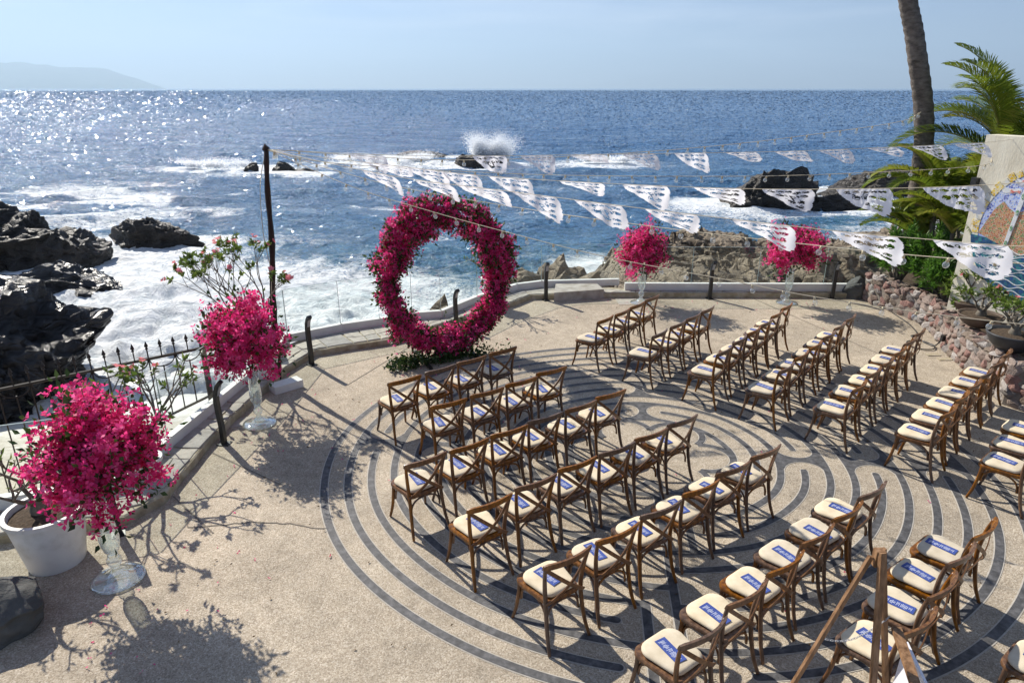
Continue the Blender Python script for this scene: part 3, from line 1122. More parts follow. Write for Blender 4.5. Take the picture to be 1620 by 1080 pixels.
# metal hatch plate lying on the ledge behind the arch
mb = MB()
mb.box((0, 0, 0), (0.75, 0.34, 0.03))
mb.build("hatch_plate", M['grey_metal'], loc=(-1.85, 13.55, -0.05), rot=(0.1, 0, -0.25), category="plate", label="flat grey metal plate lying beyond the glass behind the arch")

# ------------------------------------------------------------------ glass railing
rail_root = empty("glass_railing", category="railing", label="frameless glass railing in a low white channel along the sea edge")
for path, name in ((CHAN, 'a'), (CHAN2, 'b')):
    for (a, b) in zip(path[:-1], path[1:]):
        a3, b3 = Vector((*a, 0)), Vector((*b, 0))
        d = b3 - a3
        L_ = d.length
        rz = math.atan2(d.y, d.x)
        c = (a3 + b3) / 2
        h = 0.15 if path is CHAN else 0.17
        mb = MB()
        mb.box((0, 0, 0), (L_ + 0.02, 0.095, h))
        mb.build("base_channel", M['white_paint'], rail_root, loc=(c.x, c.y, LZ + h / 2 + 0.002), rot=(0, 0, rz))
        npan = max(1, round(L_ / 1.35))
        for k in range(npan):
            w = L_ / npan - 0.025
            cc = a3 + d * ((k + 0.5) / npan)
            mb = MB()
            mb.box((0, 0, 0), (w, 0.012, 0.82))
            pane = mb.build("glass_pane", M['glass'], rail_root, loc=(cc.x, cc.y, LZ + h + 0.41), rot=(0, 0, rz))
            me_ = MB()
            me_.box((w / 2 + 0.004, 0, 0), (0.006, 0.013, 0.82)).box((0, 0, 0.413), (w, 0.013, 0.005))
            me_.build("pane_edge", M['glass_edge'], pane)

# ------------------------------------------------------------------ curved black path lights
def path_light(x, y, ang, label, h=0.80):
    r = empty("path_light", (x, y, 0), ang, category="bollard", label=label, group="curved black bollard lights along the ledge")
    # local +x points into the terrace; post bends over at the top
    prof = [(0.0, 0.0), (0.0, 0.3 * h), (-0.012, 0.55 * h), (-0.015, 0.72 * h), (0.0, 0.85 * h), (0.035, 0.95 * h), (0.085, 1.02 * h)]
    mb = MB()
    mb.sweep([(px, 0, pz) for px, pz in prof], 0.075, 0.05, (1, 0, 0))
    mb.build("post", M['black_metal'], r)
    mb = MB()
    mb.sweep([(0.031, 0, 0.80 * h), (0.045, 0, 0.88 * h), (0.07, 0, 0.95 * h)], 0.055, 0.008, (1, 0, 0.3))
    mb.build("light_panel", M['grey_metal'], r)
    mb = MB()
    mb.box((0, 0, 0.006), (0.16, 0.13, 0.012))
    for bx in (-0.06, 0.06):
        for by in (-0.045, 0.045):
            mb.lathe([(0.0, 0.022), (0.01, 0.020), (0.01, 0.012)], 6, (bx, by, 0))
    mb.build("base_plate", M['black_metal'], r)
    return r


path_light(-3.80, 7.99, math.radians(-5), "black curved bollard light beside the glass vase, left of the labyrinth", 0.88)
path_light(-3.40, 10.74, math.radians(-40), "black curved bollard light at the ledge between pole and flower arch", 0.86)
path_light(-1.10, 12.75, math.radians(-50), "black curved bollard light seen through the flower arch", 0.74)
path_light(0.75, 14.50, math.radians(-70), "black curved bollard light at the corner of the raised slab", 0.84)
path_light(4.41, 14.62, math.radians(-80), "black bollard light midway between the two far flower vases", 0.84)
path_light(7.14, 14.62, math.radians(-90), "black bollard light beside the small grey boulder", 0.84)
path_light(-4.15, 6.05, math.radians(-60), "black bollard light standing behind the nearest glass vase", 0.80)

# ------------------------------------------------------------------ rocks
def rock_mesh(name, size, seed, mat, sub=5, rough=0.22, planes=14, fine=0.05, lumps=0.35):
    bm = bmesh.new()
    bmesh.ops.create_icosphere(bm, subdivisions=sub, radius=1.0)
    v = np.array([p.co[:] for p in bm.verts])
    f = np.array([[w.index for w in q.verts] for q in bm.faces])
    bm.free()
    r = np.random.default_rng(seed)
    p = v * (1 + lumps * fbm(v * 1.3 + seed * 3.7, 3)[:, None])
    for k in range(planes):
        n = r.normal(size=3)
        n /= np.linalg.norm(n)
        h = r.uniform(0.42, 0.85)
        over = np.maximum(0, p @ n - h)
        p = p - over[:, None] * n[None, :] * r.uniform(0.7, 0.95)
    nrm = p / np.linalg.norm(p, axis=1)[:, None]
    sz = np.array(size)
    q = p * sz
    m_ = max(size)
    q = q + nrm * (rough * min(size) * fbm(q / m_ * 3.5 + seed, 5, 0.55, True) * 0.45)[:, None]
    q = q + nrm * (fine * min(size) * fbm(q / m_ * 14 + seed * 2, 3, 0.6, True))[:, None]
    me = mesh_of(name, q, f, mat, False)
    return me


def rock(name, loc, size, seed, mat, label, sub=5, rz=0.0, tilt=(0, 0), group=None, **kw):
    o = obj(name, rock_mesh(name, size, seed, mat, sub, **kw), loc=loc, rot=(tilt[0], tilt[1], rz), category="rock", label=label)
    auto_smooth(o.data, 32)
    if group:
        o["group"] = group
    return o


rock("sea_rock", (-15.6, 17.8, -3.2), (5.3, 3.7, 2.45), 3, M['rock_black'], "largest wet black rock beside the fence, lower left of the surf", 6, rz=-0.25, rough=0.26, fine=0.05, lumps=0.2, planes=18)
rock("sea_rock", (-13.6, 16.0, -3.0), (2.6, 2.2, 1.5), 8, M['rock_black'], "wet black rock slab just behind the fence finials", 6, rz=0.3, rough=0.25, fine=0.05, lumps=0.2, planes=18)
rock("sea_rock", (-20.4, 21.8, -3.3), (4.2, 2.4, 1.9), 5, M['rock_black'], "wet black rock at the left edge above the largest one", 6, rz=0.2, rough=0.26, fine=0.05, lumps=0.2, planes=18)
rock("sea_rock", (-18.0, 26.6, -3.1), (2.3, 1.2, 0.95), 9, M['rock_black'], "small low black rock in foam between the bigger left rocks", 5, rough=0.4)
rock("sea_rock", (-25.8, 31.6, -3.2), (6.6, 3.4, 2.6), 12, M['rock_dark'], "tall dark rock mass at the far left of the cove", 6, rz=0.1, rough=0.45)
rock("sea_rock", (-21.4, 31.4, -3.2), (2.8, 1.9, 1.4), 14, M['rock_dark'], "stepped right shoulder of the tall dark left rock", 5, rough=0.45)
rock("sea_rock", (-18.9, 35.6, -3.1), (2.8, 0.95, 1.05), 15, M['rock_dark'], "long flat-topped dark rock alone in the left surf", 5, rough=0.5)
rock("sea_rock", (-3.6, 73.6, -3.1), (3.2, 1.3, 1.05), 21, M['rock_dark'], "low dark rock below the white splash", 4)
rock("sea_rock", (-22.4, 68.5, -3.1), (1.5, 0.9, 0.95), 22, M['rock_dark'], "small dark rock just right of the pole top, in breakers", 4)
rock("sea_rock", (-25.8, 69.4, -3.1), (1.0, 0.6, 0.6), 23, M['rock_dark'], "small dark rock just left of the pole top, in breakers", 4)
rock("sea_rock", (-19.6, 67.2, -3.25), (1.4, 0.5, 0.4), 24, M['rock_dark'], "thin flat reef rock barely above water right of the pole", 4)
rock("sea_rock", (-10.5, 84.5, -3.1), (3.6, 0.8, 0.55), 25, M['rock_dark'], "flat dark reef rock on the skyline side of the breakers", 4)
rock("sea_rock", (17.4, 48.4, -3.4), (4.4, 2.2, 1.95), 31, M['rock_dark'], "peaked dark rock in white water right of centre", 5, rough=0.45)
rock("sea_rock", (22.6, 47.0, -3.1), (3.0, 1.0, 0.85), 32, M['rock_dark'], "low dark rock trailing right from the peaked rock", 4, rough=0.45)
rock("sea_rock", (30.5, 53.5, -3.3), (6.5, 2.7, 2.1), 33, M['rock_dark'], "dark rock mass behind the palm fronds on the right", 5, rough=0.45)
rock("sea_rock", (29.0, 41.0, -3.2), (3.4, 1.5, 1.2), 34, M['rock_dark'], "dark rock below the palm fronds at the right shore", 4, rough=0.45)
rock("shore_rock", (0.8, 17.6, -2.6), (2.0, 1.9, 2.6), 41, M['rock_tan'], "grey brown crag rising behind the arch and corner light", 5, rough=0.4)
rock("shore_rock", (-2.2, 17.6, -3.0), (1.5, 1.7, 1.9), 42, M['rock_tan'], "low grey brown rock seen through the arch behind glass", 5, rough=0.4)
rock("boulder", (7.62, 14.72, 0.19), (0.24, 0.2, 0.30), 51, M['boulder'], "small grey split boulder at the end of the stone planter", 4, planes=9, rough=0.08, fine=0.01)
rock("boulder", (-4.15, 10.95, 0.28), (0.27, 0.24, 0.24), 52, M['boulder_tan'], "round tan boulder on the ledge behind the pole flowers", 4, planes=5, rough=0.1)
rock("boulder", (-4.50, 4.74, 0.16), (0.46, 0.36, 0.28), 53, M['boulder'], "dark grey boulder at the lower left, beside the white pot", 5, planes=6, rough=0.05, fine=0.006, lumps=0.18, rz=0.3)


# broad rocky shelf behind the far railing
def shelf_z(x, y):
    p = np.stack([x, y, np.zeros_like(x)], 1)
    edge = smooth(2.6, 5.2, x + 0.10 * (y - 16)) * smooth(30.5, 25.5, y - 0.1 * (x - 8) + 1.2 * fbm(p * 0.4, 3)) * smooth(24, 20, x)
    h = -0.42 + 0.25 * np.sin(x * 0.55 + 0.4) + 0.25 * np.sin(y * 0.5 + x * 0.3) - 0.12 * np.clip(y - 19, 0, 9) - 0.55 * smooth(18.2, 16.2, y)
    lump = fbm(p * 0.40 + 4.2, 4, 0.5) * 0.42 + fbm(p * 1.3 + 1.3, 4, 0.55, True) * 0.20 + fbm(p * 4.6 + 1.3, 3, 0.6, True) * 0.06
    strata = np.round((h + lump) / 0.42) * 0.42
    z = 0.55 * (h + lump) + 0.45 * strata
    return SEA - 0.9 + (z - SEA + 0.9) * edge


sh = grid_mesh("rock_shelf", 1.5, 25, 15.3, 32, 300, 230, shelf_z, M['rock_tan'], False)
obj("rock_shelf", auto_smooth(sh, 30), category="rock", label="broad grey brown rock shelf behind the far glass railing")


# small far boat
b = empty("motor_boat", (-1180, 2500, SEA), 0.4, category="boat", label="tiny far motor boat near the horizon on the left")
mb = MB()
mb.rings([[(-3, -0.5, 0), (2, -0.6, 0), (4.2, 0, 0.2), (2, 0.6, 0), (-3, 0.5, 0)], [(-3.2, -1.0, 1.0), (2, -1.1, 1.1), (5, 0, 1.5), (2, 1.1, 1.1), (-3.2, 1.0, 1.0)]])
mb.build("hull", M['black_metal'], b)
mb = MB()
mb.box((-0.4, 0, 1.7), (2.2, 1.4, 1.2))
mb.build("cabin", M['white_paint'], b)

# ------------------------------------------------------------------ iron fence at the left
fence = empty("iron_fence", category="fence", label="black iron fence with spear finials and scallops above the beach")
FA, FB = Vector((-4.50, 9.22, 0)), Vector((-8.6, 6.1, 0))
fd = (FB - FA)
fl = fd.length
fdir = fd.normalized()
TOPZ = 0.88


def fpt(s, z):
    p = FA + fdir * s
    return (p.x, p.y, z)


def fbot(s):
    return 0.12 - 0.26 * s


mb = MB()
mb.tube([fpt(0, TOPZ), fpt(fl, TOPZ)], 0.022, 6)
mb.build("top_rail", M['fence'], fence)
mb = MB()
mb.tube([fpt(0, fbot(0)), fpt(fl, fbot(fl))], 0.02, 6)
mb.build("bottom_rail", M['fence'], fence)
mb = MB()
mb.box((0, 0, 0), (0.07, 0.07, 1.35))
mb.build("end_post", M['fence'], fence, loc=(FA.x + 0.02, FA.y + 0.02, 0.26), rot=(0, 0, math.atan2(fd.y, fd.x)))
nb = 30
step = fl / nb
spear = MB()
spear.lathe([(0.010, 0.0), (0.024, 0.012), (0.010, 0.03), (0.028, 0.05), (0.012, 0.095), (0.0, 0.125)], 6)
spear_me = spear.mesh("finial", M['fence'])
for i in range(nb + 1):
    s = i * step
    tall = i % 2 == 0
    zt = TOPZ + 0.16 if tall else TOPZ - 0.09 - 0.0
    mb = MB()
    z1 = TOPZ + 0.15 if i % 2 == 0 else TOPZ - 0.13
    mb.tube([fpt(s, fbot(s)), fpt(s, z1)], 0.0095, 5)
    bar = mb.build("bar", M['fence'], fence)
    if i % 2 == 0:
        obj("finial", spear_me, bar, loc=fpt(s, z1 - 0.01))
    else:
        mb = MB()
        mb.tube([fpt(s, TOPZ), fpt(s, TOPZ + 0.15)], 0.0085, 5)
        sp_ = mb.build("bar", M['fence'], fence)
        obj("finial", spear_me, sp_, loc=fpt(s, TOPZ + 0.14))
for i in range(0, nb, 2):
    path = []
    for k in range(13):
        a = math.pi * k / 12
        path.append(fpt((i + 1) * step - math.cos(a) * step * 0.93, TOPZ - 0.02 - math.sin(a) * 0.125))
    mb = MB()
    mb.tube(path, 0.0085, 5)
    mb.build("scallop", M['fence'], fence)

# ------------------------------------------------------------------ chairs
def rounded_outline(wf, wr, yf, yr, rad, n=6):
    cs = [(-wr / 2 + rad, yr + rad, 180, 270), (wr / 2 - rad, yr + rad, 270, 360), (wf / 2 - rad * 1.5, yf - rad * 1.5, 0, 90), (-wf / 2 + rad * 1.5, yf - rad * 1.5, 90, 180)]
    out = []
    for k, (cx, cy, a0, a1) in enumerate(cs):
        r = rad if k < 2 else rad * 1.5
        for i in range(n):
            a = math.radians(a0 + (a1 - a0) * i / (n - 1))
            out.append((cx + r * math.cos(a), cy + r * math.sin(a)))
    return out


def bez(pts, n=10):
    """smooth curve through control points (Catmull-Rom)"""
    P = [Vector(p) for p in pts]
    P = [P[0] * 2 - P[1]] + P + [P[-1] * 2 - P[-2]]
    out = []
    for i in range(1, len(P) - 2):
        for k in range(n):
            t = k / n
            a, b, c, d = P[i - 1], P[i], P[i + 1], P[i + 2]
            out.append(0.5 * ((2 * b) + (c - a) * t + (2 * a - 5 * b + 4 * c - d) * t * t + (3 * b - a - 3 * c + d) * t ** 3))
    out.append(P[-2])
    return out


def scaled(outl, s, z, dy=0.0):
    cx = sum(p[0] for p in outl) / len(outl)
    cy = sum(p[1] for p in outl) / len(outl)
    return [(cx + (x - cx) * s, cy + (y - cy) * s + dy, z) for x, y in outl]


def chair_parts():
    parts = []
    seat = rounded_outline(0.445, 0.375, 0.215, -0.215, 0.06)
    mb = MB()
    mb.rings([scaled(seat, 0.985, 0.418), scaled(seat, 1.0, 0.424), scaled(seat, 1.0, 0.446), scaled(seat, 0.975, 0.455)])
    parts.append(("seat", auto_smooth(mb.mesh("seat", M['wood']), 50)))
    cu = rounded_outline(0.392, 0.325, 0.19, -0.185, 0.07)
    mb = MB()
    mb.rings([scaled(cu, 0.96, 0.4555), scaled(cu, 1.0, 0.463), scaled(cu, 1.0, 0.474), scaled(cu, 0.965, 0.486), scaled(cu, 0.86, 0.493), scaled(cu, 0.55, 0.4965), scaled(cu, 0.2, 0.4975)])
    parts.append(("seat_cushion", mb.mesh("seat_cushion", M['cushion'], True)))
    for s in (-1, 1):
        path = bez([(s * 0.185, 0.160, 0.425), (s * 0.188, 0.168, 0.30), (s * 0.200, 0.192, 0.13), (s * 0.216, 0.225, 0.0)], 5)
        mb = MB()
        mb.tube(path, [0.020 - 0.006 * i / (len(path) - 1) for i in range(len(path))], 8)
        parts.append(("front_leg", mb.mesh("front_leg", M['wood'], True)))
        path = bez([(s * 0.214, -0.315, 0.0), (s * 0.196, -0.258, 0.16), (s * 0.184, -0.214, 0.40), (s * 0.190, -0.205, 0.55), (s * 0.208, -0.222, 0.72), (s * 0.224, -0.252, 0.855)], 5)
        mb = MB()
        mb.tube(path, [0.0145 + 0.005 * math.sin(math.pi * i / (len(path) - 1)) for i in range(len(path))], 8)
        parts.append(("rear_leg", mb.mesh("rear_leg", M['wood'], True)))
    # bowed top rail
    R = []
    for i in range(15):
        x = -0.245 + 0.49 * i / 14
        q = 1 - (x / 0.245) ** 2
        y = -0.248 - 0.055 * q
        e = 1.0 if 0 < i < 14 else 0.75
        zc = 0.850 + 0.012 * q
        h = 0.031 * e
        sl = 0.007
        R.append([(x, y + 0.012 * e + sl, zc - h), (x, y - 0.012 * e + sl, zc - h), (x, y - 0.013 * e, zc), (x, y - 0.010 * e - sl, zc + h), (x, y + 0.010 * e - sl, zc + h), (x, y + 0.013 * e, zc)])
    mb = MB()
    mb.rings(R)
    parts.append(("top_rail", auto_smooth(mb.mesh("top_rail", M['wood']), 55)))
    for s in (-1, 1):
        path = []
        for i in range(13):
            t = i / 12
            x = s * (-0.212 + 0.402 * t)
            z = 0.815 - 0.365 * t
            y = -0.243 + 0.010 * t - 0.072 * math.sin(math.pi * t) * 0.8 - (0.010 if s > 0 else 0.0)
            path.append((x, y, z))
        mb = MB()
        mb.sweep(path, 0.034, 0.009, (0, 1, 0.15))
        parts.append(("cross_slat", auto_smooth(mb.mesh("cross_slat", M['wood_slat']), 50)))
    # bentwood arches between the legs
    legs = {'fl': (-0.188, 0.165), 'fr': (0.188, 0.165), 'rl': (-0.184, -0.216), 'rr': (0.184, -0.216)}
    for a, b in (('fl', 'fr'), ('rl', 'rr'), ('fl', 'rl'), ('fr', 'rr')):
        A, B = Vector((*legs[a], 0)), Vector((*legs[b], 0))
        d = (B - A)
        inn = -((A + B) / 2).normalized() * 0.012
        path = []
        for i in range(17):
            t = math.pi * i / 16
            cx = 0.5 - 0.455 * math.copysign(abs(math.cos(t)) ** 0.8, math.cos(t))
            z = 0.245 + 0.162 * abs(math.sin(t)) ** 0.75
            p = A + d * cx + inn
            path.append((p.x, p.y, z))
        mb = MB()
        mb.tube(path, 0.0105, 6)
        parts.append(("arch_brace", mb.mesh("arch_brace", M['wood'], True)))
    mb = MB()
    for s in (-1, 1):
        mb.lathe([(0.0, 0.006), (0.006, 0.004), (0.007, 0)], 6, (s * 0.2, -0.262, 0.80))
    return parts


CHAIR = chair_parts()
# printed blue card with rows of pale script
mb = MB()
mb.box((0, 0, 0.0015), (0.096, 0.245, 0.003))
CARD_ME = mb.mesh("printed_card", M['card'])
rr = random.Random(5)
mb = MB()
zc = 0.0042


def mark(x0, y0, x1, y1, w):
    d = Vector((x1 - x0, y1 - y0, 0))
    n_ = Vector((-d.y, d.x, 0)).normalized() * w / 2
    mb.add([(x0 - n_.x, y0 - n_.y, zc), (x1 - n_.x, y1 - n_.y, zc), (x1 + n_.x, y1 + n_.y, zc), (x0 + n_.x, y0 + n_.y, zc)], [(0, 1, 2, 3)])


y = 0.098
for word in (4, 5, 3, 6, 3):
    for k in range(word):
        hgt = rr.choice((0.018, 0.026, 0.032))
        x = rr.uniform(-0.006, 0.006)
        mark(x - hgt, y, x + hgt * 0.6, y - 0.002, 0.003)
        if rr.random() < 0.6:
            mark(x - hgt * 0.5, y, x - hgt * 0.3, y - 0.006, 0.0028)
        if rr.random() < 0.5:
            mark(x + hgt * 0.5, y, x + hgt * 0.4, y - 0.006, 0.0028)
        y -= 0.0086
    y -= 0.006
INK_ME = fix_up(mb).mesh("lettering", M['card_ink'])

ORD = ["first", "second", "third", "fourth", "fifth", "sixth", "seventh"]


def place_chair(mx, my, rail_ang, label, card_label, group, cgroup):
    """mx,my = middle of the top rail; rail_ang = direction of the rail, left to right seen from behind"""
    fx, fy = -math.sin(rail_ang), math.cos(rail_ang)
    x, y = mx + fx * 0.268, my + fy * 0.268
    r = empty("cross_back_chair", (x, y, 0.008), rail_ang, category="chair", label=label, group=group)
    for nm, me in CHAIR:
        o = obj(nm, me, r)
        if nm == "seat_cushion":
            o.rotation_euler = (random.gauss(0, 0.012), random.gauss(0, 0.012), random.gauss(0, 0.035))
            o.location = (random.gauss(0, 0.006), random.gauss(0, 0.006), 0.005)
    ca = rail_ang + random.gauss(0, 0.07)
    ox, oy = random.gauss(0, 0.014), random.gauss(0.0, 0.02)
    cx, cy = x + ox * math.cos(rail_ang) - oy * math.sin(rail_ang), y + ox * math.sin(rail_ang) + oy * math.cos(rail_ang)
    c = obj("printed_card", CARD_ME, loc=(cx, cy, 0.5115), rot=(0, 0, ca), category="card", label=card_label, group=cgroup)
    obj("lettering", INK_ME, c)


LEFT = {
    'A': [(-1.38, 8.10), (-0.95, 8.46), (-0.55, 8.79), (-0.12, 9.15)],
    'B': [(-0.75, 7.40), (-0.30, 7.72), (0.13, 8.05), (0.54, 8.41)],
    'C': [(-0.87, 6.08), (-0.44, 6.38), (-0.02, 6.70), (0.39, 7.02), (0.83, 7.33), (1.23, 7.66)],
    'D': [(-0.19, 5.31), (0.24, 5.66), (0.67, 6.00), (1.11, 6.30), (1.53, 6.62), (1.95, 6.95)],
    'E': [(0.46, 4.54), (0.91, 4.86), (1.35, 5.21), (1.80, 5.56), (2.21, 5.91), (2.65, 6.24)],
    'F': [(1.34, 3.73), (1.77, 4.12), (2.19, 4.47), (2.60, 4.84), (3.01, 5.18), (3.40, 5.52)],
    'G': [(2.89, 3.83), (3.28, 4.21), (3.65, 4.58), (4.06, 4.92)],
}
LANG = {'A': 37.5, 'B': 32.0, 'C': 34.0, 'D': 33.5, 'E': 32.5, 'F': 36.5, 'G': 36.5}
for ri, (k, row) in enumerate(LEFT.items()):
    for ci, (x, y) in enumerate(row):
        place_chair(x, y, math.radians(LANG[k] + random.uniform(-2.0, 2.0)),
                    "wooden cross-back chair, %s from the left in the %s row of the left block" % (ORD[ci], ORD[ri]),
                    "blue printed card on chair %s from the left, %s row, left block" % (ORD[ci], ORD[ri]), "chairs of the left seating block", "blue cards on chair cushions")
RIGHT = {
    'r1': [(1.54, 10.58), (1.88, 10.96), (2.20, 11.36), (2.54, 11.79)],
    'r2': [(2.29, 9.90), (2.67, 10.33), (3.00, 10.70), (3.36, 11.12)],
    'r3': [(3.07, 9.16), (3.43, 9.61), (3.78, 10.02), (4.11, 10.41), (4.44, 10.85), (4.76, 11.27)],
    'r4': [(3.72, 8.52), (4.10, 8.97), (4.47, 9.38), (4.87, 9.83), (5.22, 10.25), (5.57, 10.64)],
    'r5': [(4.42, 7.92), (4.82, 8.36), (5.21, 8.75), (5.58, 9.14), (5.95, 9.55), (6.31, 9.94)],
    'r6': [(5.12, 7.20), (5.52, 7.60), (5.90, 7.96), (6.28, 8.32), (6.67, 8.68), (7.04, 9.04)],
    'r7': [(5.69, 6.48), (6.08, 6.90), (6.47, 7.28)],
}
RANG = {'r1': 49.5, 'r2': 49.5, 'r3': 49.0, 'r4': 47.5, 'r5': 45.8, 'r6': 41.5, 'r7': 41.0}
for ri, (k, row) in enumerate(RIGHT.items()):
    for ci, (x, y) in enumerate(row):
        place_chair(x, y, math.radians(RANG[k] + random.uniform(-2.0, 2.0)),
                    "wooden cross-back chair, %s from the near end in the %s row of the right block" % (ORD[ci], ORD[ri]),
                    "blue printed card on chair %s from near end, %s row, right block" % (ORD[ci], ORD[ri]), "chairs of the right seating block", "blue cards on chair cushions")
place_chair(4.02, 3.62, math.radians(37), "wooden cross-back chair cut off at the lower right corner", "blue printed card on the chair at the lower right corner",
            "chairs of the left seating block", "blue cards on chair cushions")


# ------------------------------------------------------------------ blossoms and leaves
def orient(n, r, axis=None):
    """random orthonormal frames; axis (n,3) = facing direction"""
    a = r.normal(size=(n, 3)) if axis is None else axis + r.normal(size=(n, 3)) * 0.45
    a /= np.linalg.norm(a, axis=1)[:, None]
    t = r.normal(size=(n, 3))
    t -= (t * a).sum(1)[:, None] * a
    t /= np.linalg.norm(t, axis=1)[:, None]
    return a, t, np.cross(a, t)


# splash over the reef rock
def splash(name, c, w, h, n, seed, label):
    r = np.random.default_rng(seed)
    jets = []
    for k in range(9):
        a = r.uniform(-0.9, 0.9)
        jets.append((r.uniform(-0.55, 0.55) * w * 0.6, a * 0.55, r.uniform(0.45, 1.0)))
    pts, siz = [], []
    for i in range(n):
        jx, ja, jh = jets[r.integers(len(jets))]
        t = r.beta(1.1, 1.7)
        spread = (0.10 + 0.45 * t) * w * 0.32
        x = jx + ja * t * w * 0.5 + r.normal() * spread * 0.55
        y = r.normal() * spread * 0.5
        z = t * h * jh * (1 - 0.25 * (x / w) ** 2) + r.normal() * 0.08
        pts.append((x, y, max(z, -0.1)))
        siz.append(r.uniform(0.015, 0.055) * (2.5 - 2.2 * t))
    pts, siz = np.array(pts), np.array(siz)
    a_, t_, s_ = orient(n, r)
    q = np.stack([t_, s_, -t_, -s_], 1)
    v = (pts[:, None, :] + q * siz[:, None, None]).reshape(-1, 3)
    f = np.arange(n * 4).reshape(n, 4)
    me = mesh_of(name, v, f, M['sprayw'], False, {"rnd": np.repeat(r.random(n), 4)})
    obj(name, me, loc=c, kind="stuff", label=label)


splash("wave_splash", (-1.6, 75.3, -3.2), 8.0, 4.6, 60000, 3, "white burst of spray above the low dark reef rock")
splash("wave_spray", (-14.0, 77.5, -3.0), 14.0, 1.3, 14000, 5, "ragged white spray along the breaking reef wave")
splash("wave_spray", (-30.0, 71.5, -3.0), 9.0, 1.1, 8000, 6, "ragged white spray of the left breaker")
splash("wave_spray", (9.5, 77.0, -3.0), 9.0, 0.9, 7000, 7, "thin white spray right of the splash")


def blossoms_mesh(name, pts, axis, size, mat, r, petals=3):
    n = len(pts)
    a, t, s = orient(n, r, axis)
    sz = size * r.uniform(0.7, 1.25, n)
    V, rnd = [], []
    col = np.clip(r.normal(0.5, 0.17, n) + 0.30 * fbm(pts * 5.0 + 3.3, 2), 0, 1)
    for k in range(petals):
        ang = 2 * math.pi * k / petals
        d = t * math.cos(ang) + s * math.sin(ang)
        e = -t * math.sin(ang) + s * math.cos(ang)
        L_ = sz[:, None]
        base = pts
        left = pts + (d * 0.55 + e * 0.42 + a * 0.42) * L_
        tip = pts + (d * 1.05 + a * 0.55) * L_
        right = pts + (d * 0.55 - e * 0.42 + a * 0.42) * L_
        V.append(np.stack([base, left, tip, right], 1))
        c = np.clip(col + r.normal(0, 0.08, n), 0, 1)
        rnd.append(np.repeat(c[:, None], 4, 1))
    V = np.stack(V, 1).reshape(-1, 3)
    rnd = np.stack(rnd, 1).reshape(-1)
    m_ = len(V) // 4
    f = np.arange(m_ * 4).reshape(m_, 4)
    return mesh_of(name, V, f, mat, False, {"rnd": rnd})


def leaves_mesh(name, pts, direc, length, width, mat, r, fold=0.12, jitter=0.25):
    """each leaf: two quads folded along the midrib, pointing along direc"""
    n = len(pts)
    d = direc + r.normal(size=(n, 3)) * jitter
    d /= np.linalg.norm(d, axis=1)[:, None]
    q = r.normal(size=(n, 3))
    q -= (q * d).sum(1)[:, None] * d
    q /= np.linalg.norm(q, axis=1)[:, None]
    nn = np.cross(d, q)
    L_ = (length * r.uniform(0.65, 1.25, n))[:, None]
    W = (width * r.uniform(0.75, 1.2, n))[:, None]
    b = pts
    m1 = pts + d * L_ * 0.5 - nn * L_ * 0.02
    tip = pts + d * L_ - nn * L_ * 0.10
    l1 = pts + d * L_ * 0.42 + q * W * 0.5 + nn * W * fold * 2
    r1 = pts + d * L_ * 0.42 - q * W * 0.5 + nn * W * fold * 2
    V = np.stack([b, l1, tip, m1, r1], 1).reshape(-1, 3)
    i = np.arange(n)[:, None] * 5
    f = np.concatenate([i + np.array([[0, 3, 2, 1]]), i + np.array([[0, 4, 2, 3]])])
    rnd = np.repeat(np.clip(r.normal(0.45, 0.25, n), 0, 1), 5)
    return mesh_of(name, V, f, mat, False, {"rnd": rnd})


def sprays(center, tips, start, r, per, rad):
    """points along the outer part of branches from center to each tip"""
    pts, ax = [], []
    for c, t in zip(center, tips):
        k = r.poisson(per)
        u = start + (1 - start) * r.beta(1.6, 1.1, k)
        d = t - c
        L_ = np.linalg.norm(d)
        p = c + u[:, None] * d + r.normal(size=(k, 3)) * rad * (0.6 + 0.6 * r.random((k, 1)))
        pts.append(p)
        ax.append(np.repeat((d / L_)[None], k, 0) * 0.8 + (p - (c + u[:, None] * d)) * 6)
    return np.concatenate(pts), np.concatenate(ax)


def vase(x, y, s, label):
    r = empty("glass_vase", (x, y, 0.002), 0, category="vase", label=label, group="tall footed glass vases")
    mb = MB()
    mb.lathe([(0.0, 0.004), (0.20, 0.004), (0.235, 0.010), (0.236, 0.018), (0.20, 0.022), (0.11, 0.045), (0.045, 0.11), (0.028, 0.15)], 36)
    mb.build("foot", M['vase'], r, smooth=True, scale=(s, s, s))
    mb = MB()
    mb.lathe([(0.028, 0.15), (0.05, 0.17), (0.066, 0.20), (0.064, 0.235), (0.045, 0.262), (0.038, 0.27), (0.05, 0.278), (0.036, 0.29)], 28)
    mb.build("knop", M['vase'], r, smooth=True, scale=(s, s, s))
    mb = MB()
    mb.lathe([(0.0, 0.285), (0.036, 0.29), (0.064, 0.33), (0.083, 0.40), (0.088, 0.47), (0.080, 0.58), (0.072, 0.70), (0.078, 0.80), (0.074, 0.80), (0.068, 0.70), (0.076, 0.58), (0.083, 0.47), (0.078, 0.40), (0.058, 0.33), (0.0, 0.30)], 28)
    mb.build("bowl", M['vase'], r, smooth=True, scale=(s, s, s))
    return r


